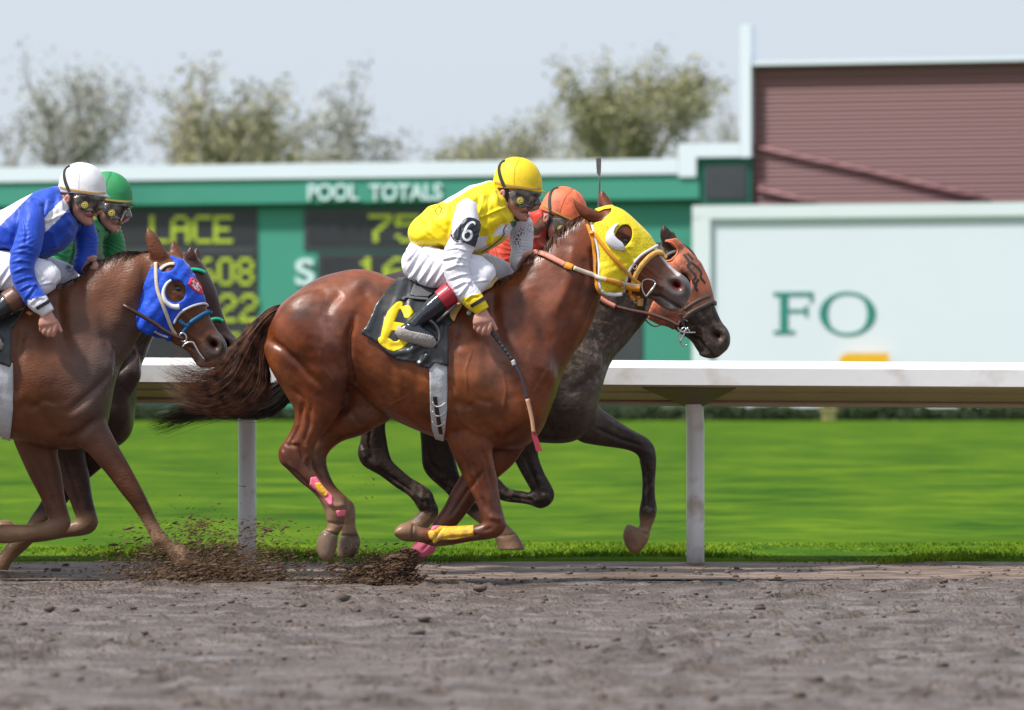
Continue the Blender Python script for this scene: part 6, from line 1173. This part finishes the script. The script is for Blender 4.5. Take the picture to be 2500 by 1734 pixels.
BLU = mat('blue_hood_cloth', (0.003, 0.075, 0.62), .65, var=.18, vscale=10, bump=.5, bscale=40, sheen=.2); BLN = mat('blue_noseband', (0.004, 0.12, 0.30), .6, var=.2, bump=.3, bscale=120); GRS = mat('green_strap', (0.01, 0.42, 0.24), .5); RDP = mat('red_patch', (0.72, 0.03, 0.05), .6)
for (S, r, hm, y, Tb, Th, n, sd) in ((SBb, hB, HAIRD, YB, TbB, ThB, 500, 31), (S4, h4, HAIRD, Y4, Tb4, Th4, 400, 37)):
    make_tail(S, r, hm, y, Tb, n, sd); make_mane(S, r, hm, y, Tb, Th, sd + 1, 360); S.shell('saddle_cloth', [Tb(u, v) for u, v in [(p[0] - 6, p[1]) for p in CL]], .010, BLKC, r, thick=.004, snap=14); S.shell('girth', [Tb(*p) for p in GI], .006, GIR, r, thick=.004)
HB = [(411, 625), (430, 630), (452, 640), (474, 664), (492, 690), (505, 720), (512, 742), (509, 750), (497, 742), (480, 744), (458, 752), (440, 764), (430, 778), (424, 792), (420, 806), (418, 830), (400, 836), (340, 810), (330, 780), (340, 740), (350, 700), (362, 668), (372, 650), (384, 656), (400, 664), (418, 662), (428, 650), (424, 640)]
eb = [(429 + 24 * math.cos(t), 712 + 27 * math.sin(t)) for t in np.linspace(0, 2 * math.pi, 26, endpoint=False)]
hdB = SBb.shell('blinker_hood', HB, .004, BLU, hB, holes=(eb,), thick=.003, disp=lambda uv, no: .0018 * np.sin(uv[:, 0] * .2 + uv[:, 1] * .16))
each('hood_binding', [strip_geo(SBb, t, 6, .007, .003, -1, YB) for t in ([(509, 748), (497, 742), (480, 744), (458, 752), (440, 764), (430, 778), (425, 790)], [(375, 806), (395, 816), (412, 822)])], WHT, hdB)
each('hood_binding', [strip_geo(SBb, t, 9, .008, .004, -1, YB) for t in ([(392, 660), (400, 654), (412, 648), (426, 646)], [(381, 640), (382, 680), (386, 712), (398, 745), (412, 780), (420, 800), (432, 818)])], CRM, hdB)
join_geo('blinker_cup', [tube_geo([W(u, v, (SBb.hit(u, v, -1, YB)[0] or W(u, v, YB - .1)).y - .008) for u, v in catmull(np.array([(418, 684), (407, 693), (400, 707), (399, 722), (405, 737), (417, 747), (430, 750), (438, 749)]), 4)], lambda t: (3 + 4.5 * t) * K, 10)], CUP, hdB)
SHB = Surf(hdB)
pa = SHB.shell('red_patch', [(466, 676), (479, 684), (490, 700), (496, 714), (493, 720), (484, 718), (468, 706), (458, 694)], .004, RDP, hdB, side=-1, thick=.001, ymid=YB)
for p in ([(466, 687), (478, 694), (490, 706)], [(466, 695), (474, 704), (484, 712)], [(472, 684), (470, 694), (476, 702)], [(482, 692), (478, 700), (486, 710)]): SHB.ribbon('patch_print', p, 3, WHT, pa or hdB, .006, .001, -1, YB, 4)
brB = each('bridle', [strip_geo(SBb, p, w, .008, .006, -1, YB) for p, w in (([(519, 766), (508, 763), (494, 768), (478, 778), (464, 788), (455, 797)], 11), ([(438, 780), (446, 790), (455, 797), (449, 808), (446, 816)], 9))], BLN, hB)
ybb = YB - .10
each('bit_ring', [ring_geo(447, 824, 8, 11, 2.2, -20, ybb, 0, 360)], MET, brB); join_geo('bit_link', [tube_geo(path3([(445, 848), (455, 838), (470, 836), (478, 848), (486, 862), (500, 880)], ybb, 4), 2.6 * K)], MET, brB)
join_geo('rein', [tube_geo(path3([(300, 745), (375, 788), (400, 806), (430, 822), (447, 828)], YB - .14, 5), 5 * K, 8)], BRL, hB)
wrap(SBb, [(352, 1290), (378, 1276), (402, 1292), (410, 1315), (375, 1328), (362, 1310)], PKT, hB)
br4 = each('bridle', [strip_geo(S4, p, 9, .008, .006, -1, Y4) for p in ([(440, 664), (470, 660), (486, 662), (499, 668)], [(542, 786), (532, 780), (518, 780), (500, 790)])], GRS, h4)
jockey('jockey in blue and white silks on the blue hooded bay horse', YB, TbB, TbB, [(0.01, 0.06, 0.45), (.7, .7, .75)], [(0.01, 0.06, 0.45), (.7, .7, .75)], (.7, .7, .72), BROWNB, WS, voxel=.006)
jockey('jockey in green silks on the furthest back dark brown horse', Y4, Tb4, Tb4, [(0.02, 0.22, 0.07), (.6, .6, .1)], [(0.02, 0.22, 0.07)] * 2, (.02, .25, .08), BROWNB, WS, voxel=.006)
